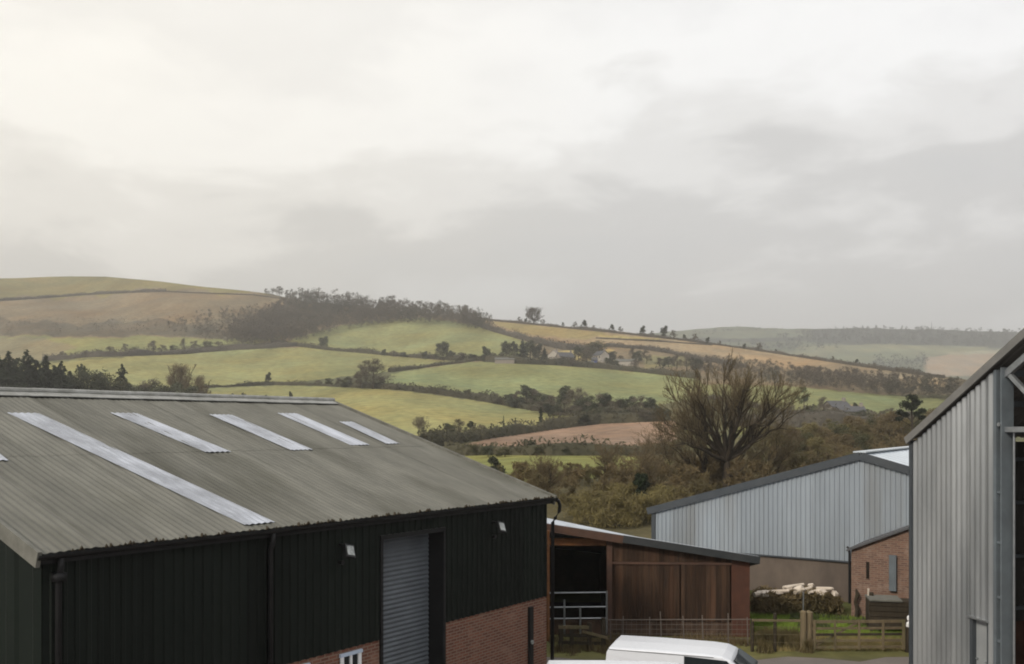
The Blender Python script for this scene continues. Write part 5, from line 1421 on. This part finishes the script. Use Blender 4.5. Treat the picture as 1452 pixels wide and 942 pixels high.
# ------------------------------------------------------------------ vehicles
def van(loc, rz, label, hgt=1.92, ln=4.3, wid=1.85):
    t = thing('van', label, 'van', loc, rz)
    hw = wid/2; h = hgt
    # side outline (x forward, z up), rear at x=0
    prof = [(0.03,.35),(0,.75),(.02,1.30),(.05,h-.12),(.11,h-.015),(1.2,h+.005),(2.45,h),(2.80,h-.025),(2.98,h-.095),(3.45,1.22),(3.62,1.10),(4.08,.98),(ln-.06,.84),(ln,.6),(ln-.04,.35)]
    stations = [(-hw, .985, .045), (-hw+.015, .995, .018), (-hw+.09, 1.0, 0), (0, 1.0, -.012), (hw-.09, 1.0, 0), (hw-.015, .995, .018), (hw, .985, .045)]
    mb = MB(); n = len(prof)
    for (y, s, drop) in stations:
        for x, z in prof:
            zz = z - drop*(1 if z > 1.25 else .3)
            k = 1.0
            # sides lean in above the waist
            yy = y*(1 - max(0, z-1.05)*.085)
            xx = ln/2 + (x-ln/2)*(s if abs(y) > hw*.9 else 1)
            mb.v.append((xx, yy, zz))
    for a in range(len(stations)-1):
        for i in range(n):
            j = (i+1) % n
            mb.f.append((a*n+i, a*n+j, (a+1)*n+j, (a+1)*n+i))
    mb.f.append(tuple(range(n))); mb.f.append(tuple(reversed([(len(stations)-1)*n+i for i in range(n)])))
    body = mb.build('body', 'van_white', t)
    bv = body.modifiers.new('soft', 'BEVEL'); bv.width = .025; bv.segments = 2; bv.limit_method = 'ANGLE'; bv.angle_limit = R(25)
    body.data.polygons.foreach_set('use_smooth', [False]*len(body.data.polygons))
    def yside(z, s): return s*(hw*(1 - max(0, z-1.05)*.085) + .006)
    for s in (-1, 1):
        pts = [(1.92,1.12),(3.28,1.12),(3.20,1.26),(2.90,h-.10),(1.92,h-.065)]
        w = MB(); poly = [(x, yside(z, s), z) for x, z in pts]; w.prism(poly, (0, s*.006, 0), None)
        w.build('side_window', 'glass_dark', t)
        sm = MB()
        for x in (.95, 1.85): sm.box(x-.006, x+.006, min(yside(1.0,s), yside(1.0,s)+s*.004), max(yside(1.0,s), yside(1.0,s)+s*.004), .42, 1.08)
        sm.box(.15, 1.8, min(yside(.95,s),yside(.95,s)+s*.02), max(yside(.95,s),yside(.95,s)+s*.02), .78, .84)
        gy = yside(h-.06, s); sm.box(.12, 2.6, min(gy,gy+s*.006), max(gy,gy+s*.006), h-.05, h-.038)
        sm.build('door_seam', 'bumper', t)
        hd = MB(); yy = yside(1.0,s); hd.box(2.20,2.38,min(yy,yy+s*.03),max(yy,yy+s*.03),.98,1.02); hd.build('door_handle', 'bumper', t)
        mr = MB(); yy = yside(1.15,s); mr.box(3.02,3.16,min(yy,yy+s*.22),max(yy,yy+s*.22),1.14,1.36); mr.build('mirror', 'bumper', t)
        lt = MB(); lt.prism([(ln-.25,s*(hw-.36),.78),(ln-.02,s*(hw-.36),.72),(ln-.10,s*(hw-.02),.72),(ln-.32,s*(hw-.005),.80)], (0,0,.15), None); lt.build('headlight', 'lamp_glass', t)
        for x in (.78, 3.38):
            wy = s*(hw-.10)
            w = MB(); w.tube([(x,wy-.10,.33),(x,wy-.085,.33),(x,wy+.085,.33),(x,wy+.10,.33)], [.28,.33,.33,.28], 24); wh = w.build('wheel', 'rubber', t)
            r = MB(); r.tube([(x,wy+s*.06,.33),(x,wy+s*.104,.33)], [.21,.19], 16); r.build('rim', 'galv', wh)
        tl = MB(); tl.box(-.015,.05,s*(hw-.06)-.07,s*(hw-.06)+.07,.85,1.25); tl.build('tail_light', 'rust_wall', t)
    ws = MB()
    a = (3.02, h-.135); b = (3.46, 1.235); off = Vector((.035, 0, .035))
    wt = hw*.80; wb = hw*.90
    q = [Vector((a[0],-wt,a[1]))+off, Vector((b[0],-wb,b[1]))+off, Vector((b[0]+.03,0,b[1]))+off, Vector((b[0],wb,b[1]))+off, Vector((a[0],wt,a[1]))+off, Vector((a[0]+.03,0,a[1]+.02))+off]
    ws.add(q, [(0,1,2,5),(5,2,3,4)])
    ws.add([p - Vector((.02,0,.02)) for p in q], [(5,2,1,0),(4,3,2,5)])
    ws.build('windscreen', 'glass_dark', t)
    bm = MB(); bm.box(ln-.18, ln+.05, -hw+.05, hw-.05, .28, .58); bm.build('bumper', 'bumper', t)
    return t
van((2.47, 22.85, 0), R(-19), 'white panel van with dark side window parked nearest the barn fence', hgt=1.68, wid=1.60)
van((X(770,17.9), 18.45, 0), R(-4), 'white van showing only its roof in front of the other van', hgt=2.12)

# ------------------------------------------------------------------ air
def haze():
    mb = MB(); mb.box(-6200, 6200, -90, 4000, -1.2, 400)
    m = bpy.data.materials.new('valley_haze'); m.use_nodes = True
    nt = m.node_tree; nt.nodes.clear()
    out = nt.nodes.new('ShaderNodeOutputMaterial'); pv = nt.nodes.new('ShaderNodeVolumePrincipled')
    pv.inputs['Color'].default_value = (.965, .945, .905, 1)
    pv.inputs['Density'].default_value = HAZE
    pv.inputs['Anisotropy'].default_value = .25
    nt.links.new(pv.outputs[0], out.inputs['Volume'])
    o = mb.build('haze', m); tag(o, 'thin pale valley haze', 'haze', kind='stuff')
HAZE = 0.00035
haze()

# ------------------------------------------------------------------ light
SUN_EL, SUN_DIR = R(33), Vector((-.66, -.75, 0)).normalized()    # horizontal direction towards the sun
sd = Vector((SUN_DIR.x*math.cos(SUN_EL), SUN_DIR.y*math.cos(SUN_EL), math.sin(SUN_EL)))
sun = bpy.data.lights.new('sun', 'SUN'); sun.energy = 2.3; sun.angle = R(8); sun.color = (1, .92, .80)
so = bpy.data.objects.new('sun', sun); COL.objects.link(so); so.rotation_euler = sd.to_track_quat('Z', 'Y').to_euler()
so.location = (0, 0, 60)
world = bpy.data.worlds.new('World'); scene.world = world; world.use_nodes = True
nt = world.node_tree; nt.nodes.clear(); Lk = nt.links.new
out = nt.nodes.new('ShaderNodeOutputWorld'); bg = nt.nodes.new('ShaderNodeBackground'); bg.inputs['Strength'].default_value = .1
sky = nt.nodes.new('ShaderNodeTexSky'); sky.sky_type = 'NISHITA'; sky.sun_disc = False
sky.sun_elevation = SUN_EL; sky.sun_rotation = math.atan2(sd.x, sd.y); sky.dust_density = 3
tc = nt.nodes.new('ShaderNodeTexCoord')
sep = nt.nodes.new('ShaderNodeSeparateXYZ'); Lk(tc.outputs['Generated'], sep.inputs[0])
mp = nt.nodes.new('ShaderNodeMapping'); mp.inputs['Scale'].default_value = (1.0, 1.0, 2.6); mp.inputs['Location'].default_value = (3.1, .4, 1.7); Lk(tc.outputs['Generated'], mp.inputs['Vector'])
n1 = nt.nodes.new('ShaderNodeTexNoise'); n1.inputs['Scale'].default_value = 2.6; n1.inputs['Detail'].default_value = 5; n1.inputs['Roughness'].default_value = .5; n1.inputs['Distortion'].default_value = .3
Lk(mp.outputs[0], n1.inputs['Vector'])
# height in the sky, disturbed by the cloud noise -> cloud brightness
def math_(op, a, b):
    n = nt.nodes.new('ShaderNodeMath'); n.operation = op
    for i, v in enumerate((a, b)):
        if isinstance(v, (int, float)): n.inputs[i].default_value = v
        else: Lk(v, n.inputs[i])
    return n.outputs[0]
nz = math_('SUBTRACT', n1.outputs['Fac'], .5)
n2 = nt.nodes.new('ShaderNodeTexNoise'); n2.inputs['Scale'].default_value = 7.5; n2.inputs['Detail'].default_value = 6; n2.inputs['Roughness'].default_value = .55; n2.inputs['Distortion'].default_value = .4
Lk(mp.outputs[0], n2.inputs['Vector'])
e = math_('ADD', sep.outputs['Z'], math_('MULTIPLY', nz, .42))
e = math_('ADD', e, math_('MULTIPLY', math_('SUBTRACT', n2.outputs['Fac'], .5), .20))
e = math_('ADD', e, math_('MULTIPLY', sep.outputs['X'], -.05))
ramp = nt.nodes.new('ShaderNodeValToRGB'); cr = ramp.color_ramp; cr.interpolation = 'EASE'
stops = [(0.0, (.64,.65,.645)), (.07, (.61,.615,.61)), (.15, (.545,.545,.535)), (.21, (.565,.56,.545)), (.27, (.72,.712,.69)), (.34, (.86,.855,.835)), (.45, (.77,.765,.752)), (.60, (.84,.838,.83)), (1.0, (.86,.87,.88))]
cr.elements[0].position = stops[0][0]; cr.elements[0].color = (*stops[0][1],1)
cr.elements[1].position = stops[-1][0]; cr.elements[1].color = (*stops[-1][1],1)
for p_, c_ in stops[1:-1]:
    q = cr.elements.new(p_); q.color = (*c_, 1)
Lk(e, ramp.inputs[0])
# warm brightening towards the sun side
dt = nt.nodes.new('ShaderNodeVectorMath'); dt.operation = 'DOT_PRODUCT'; Lk(tc.outputs['Generated'], dt.inputs[0]); dt.inputs[1].default_value = (-.62, .74, .25)
wr = nt.nodes.new('ShaderNodeMapRange'); wr.inputs['From Min'].default_value = .70; wr.inputs['From Max'].default_value = 1.0; Lk(dt.outputs['Value'], wr.inputs['Value'])
warm = nt.nodes.new('ShaderNodeMix'); warm.data_type = 'RGBA'; warm.blend_type = 'MULTIPLY'
Lk(wr.outputs[0], warm.inputs['Factor']); Lk(ramp.outputs[0], warm.inputs['A']); warm.inputs['B'].default_value = (1.065, 1.03, .965, 1)
cl_ = nt.nodes.new('ShaderNodeMapRange'); cl_.inputs['From Min'].default_value = -.15; cl_.inputs['From Max'].default_value = .55; Lk(sep.outputs['X'], cl_.inputs['Value'])
cool = nt.nodes.new('ShaderNodeMix'); cool.data_type = 'RGBA'; cool.blend_type = 'MULTIPLY'
Lk(cl_.outputs[0], cool.inputs['Factor']); Lk(warm.outputs['Result'], cool.inputs['A']); cool.inputs['B'].default_value = (.985, .99, 1.02, 1)
sc10 = nt.nodes.new('ShaderNodeVectorMath'); sc10.operation = 'SCALE'; Lk(cool.outputs['Result'], sc10.inputs[0]); sc10.inputs['Scale'].default_value = 11.6
mxs = nt.nodes.new('ShaderNodeMix'); mxs.data_type = 'RGBA'; mxs.inputs['Factor'].default_value = .96
Lk(sky.outputs[0], mxs.inputs['A']); Lk(sc10.outputs[0], mxs.inputs['B'])
Lk(mxs.outputs['Result'], bg.inputs['Color']); Lk(bg.outputs[0], out.inputs['Surface'])

# ------------------------------------------------------------------ camera and render settings
cam = bpy.data.cameras.new('camera'); co = bpy.data.objects.new('camera', cam); COL.objects.link(co)
co.location = (0, 0, EYE); co.rotation_euler = (R(90), 0, 0)
cam.sensor_width = 36; cam.sensor_fit = 'HORIZONTAL'; cam.lens = F/1452*36
cam.shift_x = 0; cam.shift_y = (HY-471)/1452
cam.clip_start = .1; cam.clip_end = 20000
scene.camera = co
scene.view_settings.view_transform = 'Standard'; scene.view_settings.look = 'None'
scene.view_settings.exposure = 0.18; scene.view_settings.gamma = 1; scene.view_settings.use_curve_mapping = False
scene.render.engine = 'CYCLES'
cy = scene.cycles
cy.use_denoising = True; cy.max_bounces = 5; cy.diffuse_bounces = 3; cy.glossy_bounces = 3; cy.volume_bounces = 0
cy.filter_width = 1.9; cy.use_adaptive_sampling = True; cy.adaptive_threshold = .02
bpy.context.view_layer.update()
